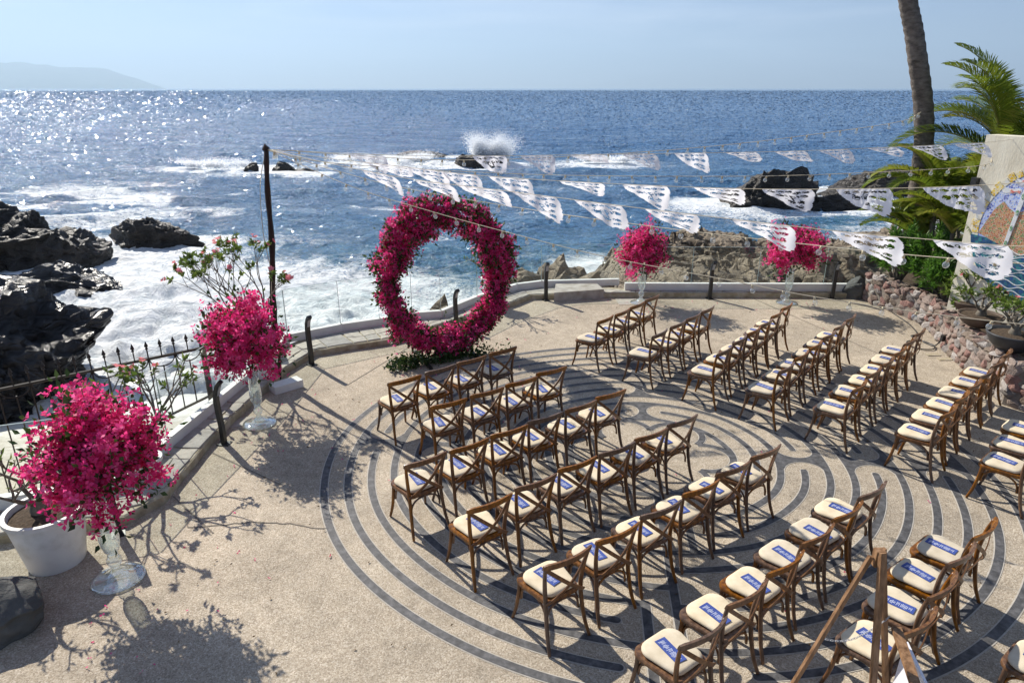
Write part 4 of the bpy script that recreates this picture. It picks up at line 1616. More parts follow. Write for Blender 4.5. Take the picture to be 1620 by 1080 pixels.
def arrangement(x, y, zc, rx, rz, seed, label, lean=(0, 0), s=1.0):
    r = np.random.default_rng(seed)
    root = empty("flower_arrangement", (x, y, 0.0), 0, category="flowers", label=label, group="pink bougainvillea arrangements in glass vases")
    nt = 120
    d = r.normal(size=(nt, 3))
    d /= np.linalg.norm(d, axis=1)[:, None]
    d[:, 2] = np.where(d[:, 2] < -0.75, -d[:, 2], d[:, 2])
    ln = r.uniform(0.42, 1.06, nt)
    ln[r.random(nt) < 0.16] *= 1.25
    c0 = np.array([lean[0] * 0.5, lean[1] * 0.5, zc])
    tips = c0 + d * ln[:, None] * np.array([rx, rx, rz]) + np.array([lean[0], lean[1], 0]) * 0.5
    cen = np.repeat(np.array([[0, 0, zc - 0.15 * rz]]), nt, 0)
    p, a = sprays(cen, tips, 0.56, r, 36, 0.058)
    me = blossoms_mesh("blossoms", p, a, 0.039, M['bract'], r)
    obj("blossoms", me, root, kind="stuff")
    p2, a2 = sprays(cen, tips * np.array([0.97, 0.97, 1]) + r.normal(size=tips.shape) * 0.07, 0.35, r, 12, 0.07)
    obj("foliage", leaves_mesh("foliage", p2, a2, 0.075, 0.042, M['foliage'], r), root, kind="stuff")
    mb = MB()
    for i in range(0, nt, 3):
        m_ = Vector(cen[i]) * 0.5 + Vector(tips[i]) * 0.5
        m_.z += 0.03
        mb.tube([(0, 0, 0.36 + 0.25 * s), cen[i], m_, tips[i]], [0.006, 0.005, 0.004, 0.002], 4, False)
    mb.build("stems", M['foliage'], root)
    return root


vase(-3.766, 5.343, 1.0, "tall clear glass vase nearest the camera, lower left")
arrangement(-3.68, 5.38, 1.31, 0.585, 0.60, 101, "large pink flower ball in the vase nearest the camera", (0.02, 0), 1.0)
vase(-3.532, 8.566, 0.95, "tall clear glass vase by the curved bollard, left of the labyrinth")
arrangement(-3.56, 8.566, 1.24, 0.58, 0.62, 102, "pink flower ball in front of the dark pole", (0.0, 0), 0.95)
vase(2.815, 14.30, 0.95, "clear glass vase at the far edge nearest the raised slab")
arrangement(2.80, 14.30, 1.14, 0.55, 0.52, 103, "pink flower ball at the far edge, left of the two", (0.0, 0), 0.9)
vase(6.002, 14.30, 0.95, "clear glass vase at the far edge nearest the small boulder")
arrangement(5.97, 14.30, 1.20, 0.66, 0.52, 104, "pink flower ball at the far edge, right of the two", (0.03, 0), 0.9)


# --- round flower arch ------------------------------------------------------
def flower_arch():
    r = np.random.default_rng(77)
    ang = math.radians(25)
    root = empty("flower_arch", (-1.13, 11.12, 0), ang, category="arch", label="round wreath arch of pink bougainvillea standing before the sea")
    RC, RZ, ZC = 0.99, 1.17, 1.425
    mb = MB()
    path = [(RC * math.cos(2 * math.pi * k / 48), 0, ZC + RZ * math.sin(2 * math.pi * k / 48)) for k in range(49)]
    mb.tube(path, 0.022, 6)
    mb.build("hoop", M['black_metal'], root)
    mb = MB()
    for s in (-1, 1):
        mb.box((s * 0.45, 0, 0.02), (0.06, 0.9, 0.03))
        mb.tube([(s * 0.45, 0.0, 0.03), (s * 0.45, 0, 0.56)], 0.02, 6)
    mb.build("base_frame", M['black_metal'], root)
    nt = 620
    th = r.uniform(0, 2 * math.pi, nt)
    c = np.stack([RC * np.cos(th), np.zeros(nt), ZC + RZ * np.sin(th)], 1)
    er = np.stack([np.cos(th), np.zeros(nt), np.sin(th)], 1)
    et = np.stack([-np.sin(th), np.zeros(nt), np.cos(th)], 1)
    ey = np.array([[0.0, -1.0, 0.0]])
    ph = r.uniform(0, 2 * math.pi, nt)
    thick = 0.205 + 0.045 * np.sin(th * 3 + 1.0) + 0.05 * np.sin(th * 7) + 0.035 * np.sin(th * 13 + 2)
    L_ = thick * r.uniform(0.62, 1.05, nt)
    L_[r.random(nt) < 0.08] *= 1.22
    tips = c + (er * (np.cos(ph) * L_)[:, None] + ey * (np.sin(ph) * L_ * 1.05)[:, None]) + et * (r.normal(size=nt) * 0.10)[:, None]
    hang = (np.sin(th) > 0.3) & (np.cos(ph) < -0.2)
    tips[hang, 2] -= r.uniform(0.03, 0.26, hang.sum())
    tips[:, 2] = np.maximum(tips[:, 2], 0.06)
    p, a = sprays(c, tips, 0.30, r, 25, 0.055)
    p[:, 2] = np.maximum(p[:, 2], 0.03)
    keep = ~((fbm(p * 2.6 + 2.0, 2) > 0.42) & (r.random(len(p)) < 0.8))
    obj("blossoms", blossoms_mesh("blossoms", p[keep], a[keep], 0.039, M['bract'], r), root, kind="stuff")
    p2, a2 = sprays(c, tips, 0.50, r, 14, 0.06)
    p2[:, 2] = np.maximum(p2[:, 2], 0.03)
    obj("foliage", leaves_mesh("foliage", p2, a2, 0.075, 0.042, M['foliage'], r), root, kind="stuff")
    # greenery spilling over the ground at the foot
    n = 1100
    gx = r.normal(-0.1, 0.5, n)
    gx[: n // 3] = r.normal(-0.82, 0.17, n // 3)
    gy = r.normal(-0.16, 0.10, n)
    gz = np.abs(r.normal(0, 0.075, n)) + 0.02
    sel = np.abs(gx) < 1.15
    P = np.stack([gx, gy, gz], 1)[sel]
    D = np.stack([r.normal(size=n), r.normal(size=n) - 0.4, np.abs(r.normal(size=n)) * 0.8], 1)[sel]
    obj("ground_greenery", leaves_mesh("ground_greenery", P, D, 0.075, 0.045, M['foliage'], r), root, kind="stuff")


flower_arch()

# ------------------------------------------------------------------ pots with desert roses
def pot(x, y, z, rt, rb, h, mat, label, rim=0.02, name="flower_pot", kind="pot"):
    r = empty(name, (x, y, z), 0, category=kind, label=label)
    mb = MB()
    mb.lathe([(0.0, 0.0), (rb, 0.0), (rb * 1.03, 0.02), (rt, h - 0.05), (rt + rim, h - 0.045), (rt + rim, h), (rt - 0.02, h), (rt - 0.025, h - 0.06), (0.0, h - 0.06)], 36)
    mb.build("pot_body", mat, r, smooth=False)
    auto_smooth(r.children[0].data, 40)
    mb = MB()
    mb.lathe([(rt - 0.03, h - 0.055), (rt * 0.6, h - 0.035), (0.0, h - 0.03)], 20)
    mb.build("soil", M['soil'], r, smooth=True)
    return r


def desert_rose(x, y, z, height, spread, seed, label, leafy=1.0, flowers=14, lean=(0, 0), leafsize=0.075, levels=3):
    r = random.Random(seed)
    nr = np.random.default_rng(seed)
    root = empty("desert_rose", (x, y, z), 0, category="plant", label=label)
    mb = MB()
    tips = []

    def grow(p, d, L_, rad, lev):
        n = 3
        path, rads = [p], [rad]
        q, dd = p.copy(), d.copy()
        for k in range(n):
            dd = (dd + Vector((r.uniform(-.28, .28), r.uniform(-.28, .28), r.uniform(-.05, .22)))).normalized()
            q = q + dd * L_ / n
            path.append(q.copy())
            rads.append(rad * (1 - 0.3 * (k + 1) / n))
        mb.tube(path, rads, 5, True)
        if lev == 0:
            tips.append((q, dd))
            return
        for k in range(r.choice((2, 3, 3))):
            a = r.uniform(0, 2 * math.pi)
            side = Vector((math.cos(a), math.sin(a), 0))
            nd = (dd * 0.75 + side * spread * 0.9 + Vector((lean[0], lean[1], 0)) * 0.4).normalized()
            grow(q.copy(), nd, L_ * r.uniform(0.68, 0.95), rads[-1] * 0.78, lev - 1)

    base = Vector((0, 0, 0))
    mb.lathe([(0.075, -0.02), (0.085, 0.04), (0.06, 0.12), (0.035, 0.18)], 10)
    for k in range(4):
        a = 2 * math.pi * k / 4 + r.uniform(-0.4, 0.4)
        d = Vector((math.cos(a) * spread + lean[0], math.sin(a) * spread + lean[1], 0.9)).normalized()
        grow(base + Vector((math.cos(a) * 0.02, math.sin(a) * 0.02, 0.10)), d, height * 0.36, 0.026, levels - 1)
    mb.build("stems", M['stem'], root, smooth=True)
    P, D = [], []
    for q, d in tips:
        for k in range(int(9 * leafy)):
            P.append(np.array(q) - np.array(d) * r.uniform(0, 0.07))
            e = nr.normal(size=3)
            D.append(np.array(d) * 0.6 + e / np.linalg.norm(e))
    if P:
        obj("leaves", leaves_mesh("leaves", np.array(P), np.array(D), leafsize, leafsize * 0.42, M['adenium_leaf'], nr), root, kind="stuff")
    FP, FA_ = [], []
    for q, d in r.sample(tips, min(flowers, len(tips))):
        for k in range(2):
            FP.append(np.array(q) + np.array(d) * 0.03 + nr.normal(size=3) * 0.025)
            FA_.append(np.array(d))
    if FP:
        obj("flowers", blossoms_mesh("flowers", np.array(FP), np.array(FA_), 0.042, M['adenium_flower'], nr, 5), root, kind="stuff")
    return root


pot(-4.52, 5.62, 0.0, 0.335, 0.245, 0.60, M['pot_white'], "large white tapered pot at the lower left beside the boulder")
desert_rose(-4.56, 5.62, 0.56, 0.75, 0.75, 61, "mostly bare desert rose in the large white pot", 0.25, 0, (-0.45, -0.1))
pot(-4.28, 6.98, LZ + 0.02, 0.17, 0.13, 0.24, M['pot_white'], "white pot on the ledge hidden behind the nearest flowers")
desert_rose(-4.28, 6.98, LZ + 0.22, 1.25, 0.62, 64, "desert rose with few pink flowers behind the nearest flower ball", 1.1, 9, (0.0, 0.05), 0.085)
pot(-3.92, 9.98, LZ + 0.02, 0.24, 0.18, 0.42, M['pot_white'], "white pot on the ledge behind the pole flowers")
desert_rose(-3.95, 9.98, LZ + 0.40, 1.50, 0.46, 66, "tall leafy desert rose growing around the dark pole", 1.4, 22, (-0.02, 0.0), 0.085, 4)
pot(-0.42, 14.02, LZ + 0.02, 0.22, 0.16, 0.52, M['pot_white'], "white rimmed pot on the ledge just inside the arch's right side", rim=0.03)
desert_rose(-0.42, 14.02, LZ + 0.46, 0.85, 0.62, 68, "nearly bare desert rose in the white pot behind the arch", 0.35, 2, (-0.1, 0))

# white box seat / pedestal behind the second vase
mb = MB()
mb.box((0, 0, 0.06), (0.46, 0.22, 0.12))
mb.build("white_box", M['white_paint'], loc=(-3.52, 9.75, 0.002), rot=(0, 0, 0.75), category="box", label="low white box on the floor behind the pole flowers")

# paper mats under the vases
for k, (x, y, rz, lb) in enumerate([(-3.80, 8.62, 0.4, "pale square tile under the edge of the vase by the bollard"), (2.62, 14.40, 0.05, "pale square tile under the far left vase")]):
    mb = MB()
    mb.box((0, 0, 0.0), (0.62 if k else 0.32, 0.42 if k else 0.26, 0.006))
    mb.build("floor_tile", M['stone'] if k == 0 else M['grout'], loc=(x, y, 0.0045), rot=(0, 0, rz), category="tile", label=lb)

# ------------------------------------------------------------------ pole and strings
POLE_BASE, POLE_TOP = Vector((-3.78, 10.12, 0)), Vector((-3.53, 10.15, 3.58))
pole = empty("rustic_pole", tuple(POLE_BASE), 0, category="pole", label="dark rough timber pole carrying the strings, left of the arch")
path, rad = [], []
for k in range(19):
    t = k / 18
    p = (POLE_TOP - POLE_BASE) * t
    path.append((p.x + 0.012 * math.sin(t * 13), p.y + 0.01 * math.cos(t * 9), p.z))
    rad.append((0.052 - 0.018 * t) * (1 + 0.10 * math.sin(k * 2.3) + (0.18 if k in (6, 11, 15) else 0)))
mb = MB()
mb.tube(path, rad, 9)
mb.build("shaft", M['pole'], pole, smooth=True)
mb = MB()
tp = POLE_TOP - POLE_BASE
mb.tube([tp + Vector((-0.03, 0, -0.02)), tp + Vector((0, 0, 0.03)), tp + Vector((0.03, 0, 0.0))], [0.035, 0.05, 0.03], 7)
mb.build("knotted_top", M['pole'], pole)

bulb = MB()
bulb.lathe([(0.0, -0.098), (0.014, -0.096), (0.025, -0.085), (0.030, -0.070), (0.027, -0.055), (0.018, -0.042), (0.014, -0.036)], 12)
BULB_ME = bulb.mesh("bulb", M['bulb'], True)
sock = MB()
sock.lathe([(0.010, 0.004), (0.014, 0.0), (0.0145, -0.036), (0.0, -0.040)], 8)
SOCK_ME = sock.mesh("socket", M['gold'], True)


def light_string(label, pts, spacing=0.36, jitter=0.03):
    path = bez(pts, 14)
    root = empty("string_lights", category="string lights", label=label, group="strings of bulbs tied to the pole")
    mb = MB()
    mb.tube(path, 0.005, 5, False)
    mb.build("cable", M['cord'], root, smooth=True)
    acc, k = 0.12, 0
    for a, b in zip(path[:-1], path[1:]):
        L_ = (b - a).length
        while acc < L_:
            p = a.lerp(b, acc / L_)
            s = obj("socket", SOCK_ME, root, loc=p, rot=(random.uniform(-.3, .3), random.uniform(-.3, .3), 0))
            obj("bulb", BULB_ME, s)
            acc += spacing + random.uniform(-jitter, jitter)
        acc -= L_
    return root


T = tuple(POLE_TOP)
light_string("string of bulbs sagging lowest, from pole across the arch to right edge",
             [T, (-2.30, 10.05, 3.06), (-1.22, 9.65, 2.80), (-0.14, 9.05, 2.62), (1.14, 8.44, 2.42), (2.50, 7.85, 2.28), (3.66, 7.38, 2.16), (5.4, 6.81, 2.07), (7.2, 6.3, 2.1)])
light_string("string of bulbs from the pole to the mosaic wall, farthest of the sagging ones",
             [T, (-2.55, 10.35, 3.36), (0.27, 10.75, 3.16), (2.80, 10.83, 3.12), (4.80, 11.04, 3.12), (7.57, 11.5, 3.20), (8.2, 12.0, 3.3)])
light_string("string of bulbs crossing the far flower balls toward the right edge",
             [T, (-1.8, 9.75, 3.15), (-0.02, 9.06, 2.94), (1.61, 7.77, 2.92), (2.83, 6.92, 2.92), (3.89, 6.08, 2.96), (6.0, 4.6, 3.1)])
light_string("string of bulbs rising from the pole toward the tall palm trunk",
             [T, (-1.0, 10.9, 3.36), (1.5, 11.8, 3.36), (3.67, 12.45, 3.46), (5.44, 13.03, 3.60), (7.34, 13.63, 3.80), (8.3, 14.6, 3.95)])
# spare cable hanging down the pole
mb = MB()
mb.tube(bez([T, (-3.66, 10.10, 3.1), (-3.70, 10.08, 2.4), (-3.66, 10.08, 1.8), (-3.72, 10.08, 1.2)], 8), 0.006, 5)
mb.build("hanging_cable", M['cord'], category="cable", label="thin pale cable hanging down beside the dark pole")


# --- cut-paper pennants -------------------------------------------------------
def pennant_cells(seed, letter, nx=54, ny=44):
    """cells of a triangular paper sheet that stay after the scrolls and the letter are cut out"""
    r = random.Random(seed)
    holes = []
    for row, (v, cnt, a, b_) in enumerate(((0.15, 5, 0.076, 0.052), (0.37, 4, 0.072, 0.070), (0.61, 2, 0.072, 0.062), (0.79, 1, 0.07, 0.062))):
        half = (1 - v) * 0.5 + 0.06
        for k in range(cnt):
            u = 0.5 + (k - (cnt - 1) / 2) * (2 * half / (cnt + 0.7))
            holes.append((u, v + r.uniform(-.015, .015), a, b_, r.uniform(-0.8, 0.8)))
    for k in range(16):
        v = r.uniform(0.16, 0.85)
        u = 0.5 + r.uniform(-1, 1) * ((1 - v) * 0.5 - 0.04)
        holes.append((u, v, 0.020, 0.036, r.uniform(-1.5, 1.5)))

    def cut(u, v):
        half = 0.5 * (1 - v) ** 0.85 + 0.085
        half += 0.022 * abs(math.sin(v * math.pi * 4.5))
        if v < 0.05:
            return abs(u - 0.5) > 0.5
        if abs(u - 0.5) > min(0.5, half):
            return True
        if v > 0.92 and abs(u - 0.5) > 0.085 * math.sqrt(max(0, 1 - ((v - 0.92) / 0.08) ** 2)):
            return True
        x, y = (u - 0.5) / 0.085, (v - 0.44) / 0.12
        if letter and abs(x) < 1.15 and abs(y) < 1.15:
            if abs(x) < 1 and abs(y) < 1:
                if -0.6 < x < -0.2 or (math.hypot(x / 0.75, (y + 0.45) / 0.5) < 1.0 and math.hypot(x / 0.4, (y + 0.45) / 0.25) > 1.0 and x > -0.3):
                    return True
            return False
        for hu, hv, a, b_, rt in holes:
            dx, dy = u - hu, v - hv
            c, s = math.cos(rt), math.sin(rt)
            q = ((dx * c + dy * s) / a) ** 2 + ((-dx * s + dy * c) / b_) ** 2
            if q < 1 and not (0.30 < q < 0.52 and a > 0.04 and (dx * c + dy * s) < 0.3 * a):
                return True
        return False

    F = []
    for j in range(ny):
        for i in range(nx):
            if not cut((i + 0.5) / nx, (j + 0.5) / ny):
                a = j * (nx + 1) + i
                F.append((a, a + 1, a + nx + 2, a + nx + 1))
    used = np.unique(np.array(F))
    mp = np.zeros((nx + 1) * (ny + 1), dtype=np.int64)
    mp[used] = np.arange(len(used))
    gu, gv = np.meshgrid(np.arange(nx + 1) / nx, np.arange(ny + 1) / ny)
    return gu.ravel()[used], gv.ravel()[used], mp[np.array(F)]


CELLS = [pennant_cells(i, i % 2 == 0) for i in range(9)]
WIND = np.array([0.93, -0.30, 0.0])


def bunting(label, pts, seed, spots, W=0.52, fall=(0.22, 0.33)):
    """cord with paper pennants at the given lengths along it, each blown sideways by the sea breeze"""
    r = random.Random(seed)
    path = bez(pts, 14)
    acc = [0.0]
    for a, b in zip(path[:-1], path[1:]):
        acc.append(acc[-1] + (b - a).length)
    root = empty("paper_bunting", category="bunting", label=label, group="white cut-paper buntings")
    mb = MB()
    mb.tube(path, 0.0035, 4, False)
    mb.build("cord", M['cord'], root)
    for s in spots:
        k = max(i for i in range(len(acc)) if acc[i] <= s)
        k = min(k, len(path) - 2)
        a, b = path[k], path[k + 1]
        p = a.lerp(b, (s - acc[k]) / (b - a).length)
        d = np.array((b - a).normalized())
        side = np.cross(d, np.array([0, 0, 1.0]))
        side /= np.linalg.norm(side)
        if side @ WIND < 0:
            side = -side
        u, v, F = CELLS[r.randrange(len(CELLS))]
        drop = r.uniform(*fall)
        push = r.uniform(0.17, 0.29)
        out = math.sqrt(max(0.0, 0.40 ** 2 - drop ** 2 - push ** 2 * 0.6)) * r.uniform(0.5, 1.0)
        bend = v ** 1.1
        P = (u * W)[:, None] * d + bend[:, None] * (d * push + side * out + np.array([0, 0, -drop]))
        ph = r.uniform(0, 6)
        P += side[None, :] * (0.035 * np.sin(u * 6.5 + ph + v * 4) * v + 0.014 * np.sin(u * 15 + v * 9 + ph))[:, None]
        curl = np.clip(u + 0.6 * v - r.uniform(0.95, 1.2), 0, 1)
        P += side[None, :] * (curl ** 2 * r.uniform(-0.5, 0.5))[:, None]
        P[:, 2] += 0.020 * np.sin(u * 8 + ph * 2) * v + 0.010 * np.sin(v * 10 + ph) * v
        obj("pennant", mesh_of("pennant", P, F, M['paper'], True), root, loc=p)


bunting("white cut-paper bunting farthest away, from the pole to the mosaic wall",
        [T, (-2.0, 10.55, 3.47), (-0.44, 10.8, 3.43), (2.88, 11.18, 3.44), (4.43, 11.38, 3.45), (6.07, 11.6, 3.49), (7.84, 11.83, 3.55), (8.4, 11.9, 3.6)], 1,
        [1.15, 3.0, 3.74, 4.53, 5.35, 6.19, 7.03, 7.86, 8.62, 9.46, 10.25, 11.02], 0.50, (0.10, 0.33))
bunting("white cut-paper bunting of the middle string, leaving at the right edge",
        [T, (-2.45, 9.76, 3.48), (-1.53, 9.43, 3.42), (-0.3, 8.99, 3.34), (1.34, 8.44, 3.31), (2.86, 7.94, 3.32), (4.42, 7.46, 3.4), (5.41, 7.17, 3.5), (6.6, 6.8, 3.65)], 2,
        [1.74, 2.27, 2.76, 3.44, 4.38, 5.17, 6.01, 6.77, 7.55, 8.4, 9.25], 0.53, (0.17, 0.30))
bunting("white cut-paper bunting nearest the camera, largest pennants at right",
        [T, (-2.28, 9.37, 3.43), (-1.23, 8.73, 3.33), (0.02, 7.99, 3.28), (1.39, 7.18, 3.22), (2.95, 6.27, 3.17), (3.65, 5.86, 3.17), (4.21, 5.54, 3.18), (5.4, 4.9, 3.25)], 3,
        [1.85, 2.72, 3.47, 4.17, 4.95, 5.76, 6.66, 7.57, 8.38, 9.3], 0.54, (0.22, 0.32))


# ------------------------------------------------------------------ mosaic wall on the right
WC = Vector((8.20, 12.30, 0))
WD = Vector((0.42, -0.9075, 0))
WN = Vector((-0.9075, -0.42, 0))
wall = empty("mosaic_wall", tuple(WC), math.atan2(WD.y, WD.x), category="wall", label="cream stucco wall with the round mosaic, right of the planter")
mb = MB()
mb.box((3.0, 0.16, 1.65), (6.0, 0.32, 4.0))
mb.build("stucco", M['cream_wall'], wall)


def mosaic_mat(name, cols, scale=26.0, grout=(0.62, 0.62, 0.6)):
    m, nt, out = new_mat(name)
    L = nt.links
    tc = N(nt, "ShaderNodeTexCoord")
    vo = N(nt, "ShaderNodeTexVoronoi", Scale=scale)
    ve = N(nt, "ShaderNodeTexVoronoi", Scale=scale, feature='DISTANCE_TO_EDGE')
    for v_ in (vo, ve):
        L.new(tc.outputs["Object"], v_.inputs["Vector"])
    sp = N(nt, "ShaderNodeSeparateColor")
    L.new(vo.outputs["Color"], sp.inputs[0])
    r = ramp(nt, [(i / max(1, len(cols)), c) for i, c in enumerate(cols)])
    r.color_ramp.interpolation = 'CONSTANT'
    L.new(sp.outputs[0], r.inputs[0])
    mr = N(nt, "ShaderNodeMath", operation='GREATER_THAN')
    mr.inputs[1].default_value = 0.06
    L.new(ve.outputs["Distance"], mr.inputs[0])
    mx = N(nt, "ShaderNodeMix", data_type='RGBA')
    mx.inputs[6].default_value = (*grout, 1)
    L.new(mr.outputs[0], mx.inputs[0])
    L.new(r.outputs[0], mx.inputs[7])
    b_ = N(nt, "ShaderNodeBsdfPrincipled", Roughness=0.3)
    L.new(mx.outputs[2], b_.inputs["Base Color"])
    L.new(b_.outputs[0], out.inputs[0])
    return m


MOS = {
    'yellow': mosaic_mat('mosaic_yellow', [(0.62, 0.40, 0.03), (0.75, 0.55, 0.10), (0.70, 0.62, 0.35)], 22),
    'cream': mosaic_mat('mosaic_cream', [(0.70, 0.66, 0.52), (0.62, 0.64, 0.60)], 30),
    'sky': mosaic_mat('mosaic_sky', [(0.22, 0.33, 0.72), (0.36, 0.46, 0.78), (0.50, 0.58, 0.80), (0.08, 0.12, 0.45)], 30),
    'land': mosaic_mat('mosaic_land', [(0.45, 0.16, 0.06), (0.36, 0.11, 0.05), (0.50, 0.24, 0.09), (0.14, 0.20, 0.05)], 34, (0.55, 0.5, 0.4)),
    'water': mosaic_mat('mosaic_water', [(0.01, 0.06, 0.16), (0.02, 0.13, 0.20), (0.03, 0.20, 0.24), (0.02, 0.08, 0.25)], 20, (0.05, 0.12, 0.16)),
    'white': mosaic_mat('mosaic_white', [(0.75, 0.77, 0.78), (0.66, 0.70, 0.74)], 40),
    'green': mosaic_mat('mosaic_green', [(0.03, 0.18, 0.05), (0.06, 0.26, 0.08)], 30),
    'red': mosaic_mat('mosaic_red', [(0.65, 0.06, 0.04), (0.6, 0.14, 0.05)], 40),
}
MC, MR = (1.30, 2.12), 1.17          # centre along the wall / height, radius
mosaic = empty("wall_mosaic", tuple(WC + Vector((0, 0, 0))), math.atan2(WD.y, WD.x), category="mosaic", label="round coloured mosaic of sea, hill and sky on the cream wall")


def mos_poly(name, pts, mat, d):
    mb = MB()
    n = len(pts)
    mb.add([(x, -0.004, z) for x, z in pts] + [(x, -d, z) for x, z in pts], [tuple(range(n, 2 * n))] + [(i, (i + 1) % n, n + (i + 1) % n, n + i) for i in range(n)])
    me = mb.mesh(name, MOS[mat])
    bm = bmesh.new()
    bm.from_mesh(me)
    bmesh.ops.recalc_face_normals(bm, faces=bm.faces)
    bm.to_mesh(me)
    bm.free()
    return obj(name, me, mosaic)


def circ(r, a0, a1, n=40, c=MC):
    return [(c[0] + r * math.cos(math.radians(a0 + (a1 - a0) * i / n)), c[1] + r * math.sin(math.radians(a0 + (a1 - a0) * i / n))) for i in range(n + 1)]


mos_poly("sky_field", circ(MR - 0.12, -12, 192), 'sky', 0.014)
# border of alternating rays round the upper half
for i in range(34):
    a = -14 + i * 6.1
    pts = circ(MR - 0.115, a, a + 5.4, 2) + list(reversed(circ(MR + (0.02 if i % 2 else -0.01), a + 0.3, a + 5.0, 2)))
    mos_poly("border_tile", pts, 'yellow' if i % 3 else 'cream', 0.02)
hill = [(MC[0] - 1.04, MC[1] - 0.12), (MC[0] - 0.98, MC[1] + 0.02), (MC[0] - 0.86, MC[1] + 0.33), (MC[0] - 0.74, MC[1] + 0.47), (MC[0] - 0.62, MC[1] + 0.36), (MC[0] - 0.50, MC[1] + 0.30),
        (MC[0] - 0.3, MC[1] + 0.40), (MC[0] - 0.05, MC[1] + 0.25), (MC[0] + 0.3, MC[1] + 0.42), (MC[0] + 0.8, MC[1] + 0.2), (MC[0] + 1.03, MC[1] - 0.1), (MC[0], MC[1] - 0.5)]
mos_poly("hill_field", hill, 'land', 0.020)
wat = circ(MR, 188, 352, 30)
wat += [(MC[0] + 0.95, MC[1] - 0.12), (MC[0] + 0.5, MC[1] - 0.3), (MC[0] + 0.1, MC[1] - 0.22), (MC[0] - 0.35, MC[1] - 0.42), (MC[0] - 0.6, MC[1] - 0.28), (MC[0] - 0.9, MC[1] - 0.18)]
mos_poly("water_field", wat, 'water', 0.026)
for i in range(9):
    z0 = MC[1] - 0.34 - 0.085 * i
    half = math.sqrt(max(0.02, (MR - 0.04) ** 2 - (z0 - MC[1]) ** 2))
    pts_t, pts_b = [], []
    for k in range(41):
        x = MC[0] - half + 2 * half * k / 40
        w_ = 0.030 * math.sin(x * 17 + i * 1.9)
        pts_t.append((x, z0 + w_ + 0.008))
        pts_b.append((x, z0 + w_ - 0.008))
    mos_poly("wave_line", pts_t + pts_b[::-1], 'white', 0.030)
for cx, cz, rx_, rz_, c_ in ((-0.66, 0.66, 0.16, 0.05, 'white'), (-0.60, 0.65, 0.08, 0.022, 'red'), (-0.50, 0.82, 0.14, 0.045, 'white'), (-0.46, 0.82, 0.07, 0.02, 'red')):
    pts = [(MC[0] + cx + rx_ * math.cos(2 * math.pi * k / 18), MC[1] + cz + rz_ * math.sin(2 * math.pi * k / 18) + 0.02 * math.sin(k)) for k in range(18)]
    mos_poly("cloud_scroll", pts, c_, 0.018 if c_ == 'white' else 0.024)
st = [(MC[0] - 0.62, MC[1] - 0.62), (MC[0] - 0.56, MC[1] - 0.62), (MC[0] - 0.40, MC[1] + 0.72), (MC[0] - 0.47, MC[1] + 0.72)]
mos_poly("white_stem", st, 'white', 0.034)
for k in range(5):
    t = 0.1 + 0.2 * k
    cx, cz = -0.59 + 0.155 * t, -0.62 + 1.34 * t
    pts = [(MC[0] + cx + 0.025 * math.cos(2 * math.pi * q / 10), MC[1] + cz + 0.05 * math.sin(2 * math.pi * q / 10)) for q in range(10)]
    mos_poly("green_dot", pts, 'green', 0.038)
# wall lamp by the mosaic
lamp = empty("wall_lamp", tuple(WC + WD * 0.02 + WN * 0.0 + Vector((0, 0, 2.78))), math.atan2(WD.y, WD.x), category="lamp", label="small dark wall lamp at the left end of the cream wall")
mb = MB()
mb.box((0.0, -0.05, 0), (0.10, 0.10, 0.30))
mb.build("housing", M['black_metal'], lamp)
mb = MB()
mb.box((0.0, -0.105, -0.05), (0.06, 0.012, 0.06))
mb.build("lens", M['pot_white'], lamp)

# ------------------------------------------------------------------ stone planter wall
PLB = [(7.75, 14.62), (7.77, 14.2), (8.06, 13.1), (8.03, 12.5), (7.58, 11.03), (7.48, 10.46), (7.23, 9.18), (7.45, 8.85), (8.6, 8.3), (10.5, 7.6)]
planter = empty("stone_planter", category="planter", label="curved low planter wall of pinkish rubble stones on the right")
PH = [0.62, 0.58, 0.52, 0.52, 0.60, 0.62, 0.70, 0.72, 0.72, 0.72]
pl = resample(PLB, 0.22)
plz = [np.interp(i, np.linspace(0, len(pl) - 1, len(PH)), PH) for i in range(len(pl))]
mb = MB()
P, F = [], []
for i, p in enumerate(pl):
    a, b_ = pl[max(0, i - 1)], pl[min(len(pl) - 1, i + 1)]
    t = (b_ - a).normalized()
    n_ = Vector((-t.y, t.x, 0))          # points to the right/back side (planting)
    if n_.x < 0:
        n_ = -n_
    q0, q1 = p + n_ * 0.045, p + n_ * 0.42
    P += [(q0.x, q0.y, -0.02), (q0.x + n_.x * 0.03, q0.y + n_.y * 0.03, plz[i] - 0.03), (q1.x, q1.y, plz[i] - 0.03), (q1.x, q1.y, -0.02)]
for i in range(len(pl) - 1):
    for k in range(3):
        F.append((4 * i + k, 4 * i + k + 1, 4 * (i + 1) + k + 1, 4 * (i + 1) + k))
mb.add(P, F)
mb.build("mortar_core", M['mortar'], planter)
STONE_ME = []
for k in range(12):
    me = rock_mesh("stone", (1, 1, 1), 200 + k, STONES[k % len(STONES)], 2, planes=16, rough=0.12, fine=0.04, lumps=0.35)
    me.polygons.foreach_set("use_smooth", np.zeros(len(me.polygons), dtype=bool))
    STONE_ME.append(me)
sr = random.Random(11)
count = 0
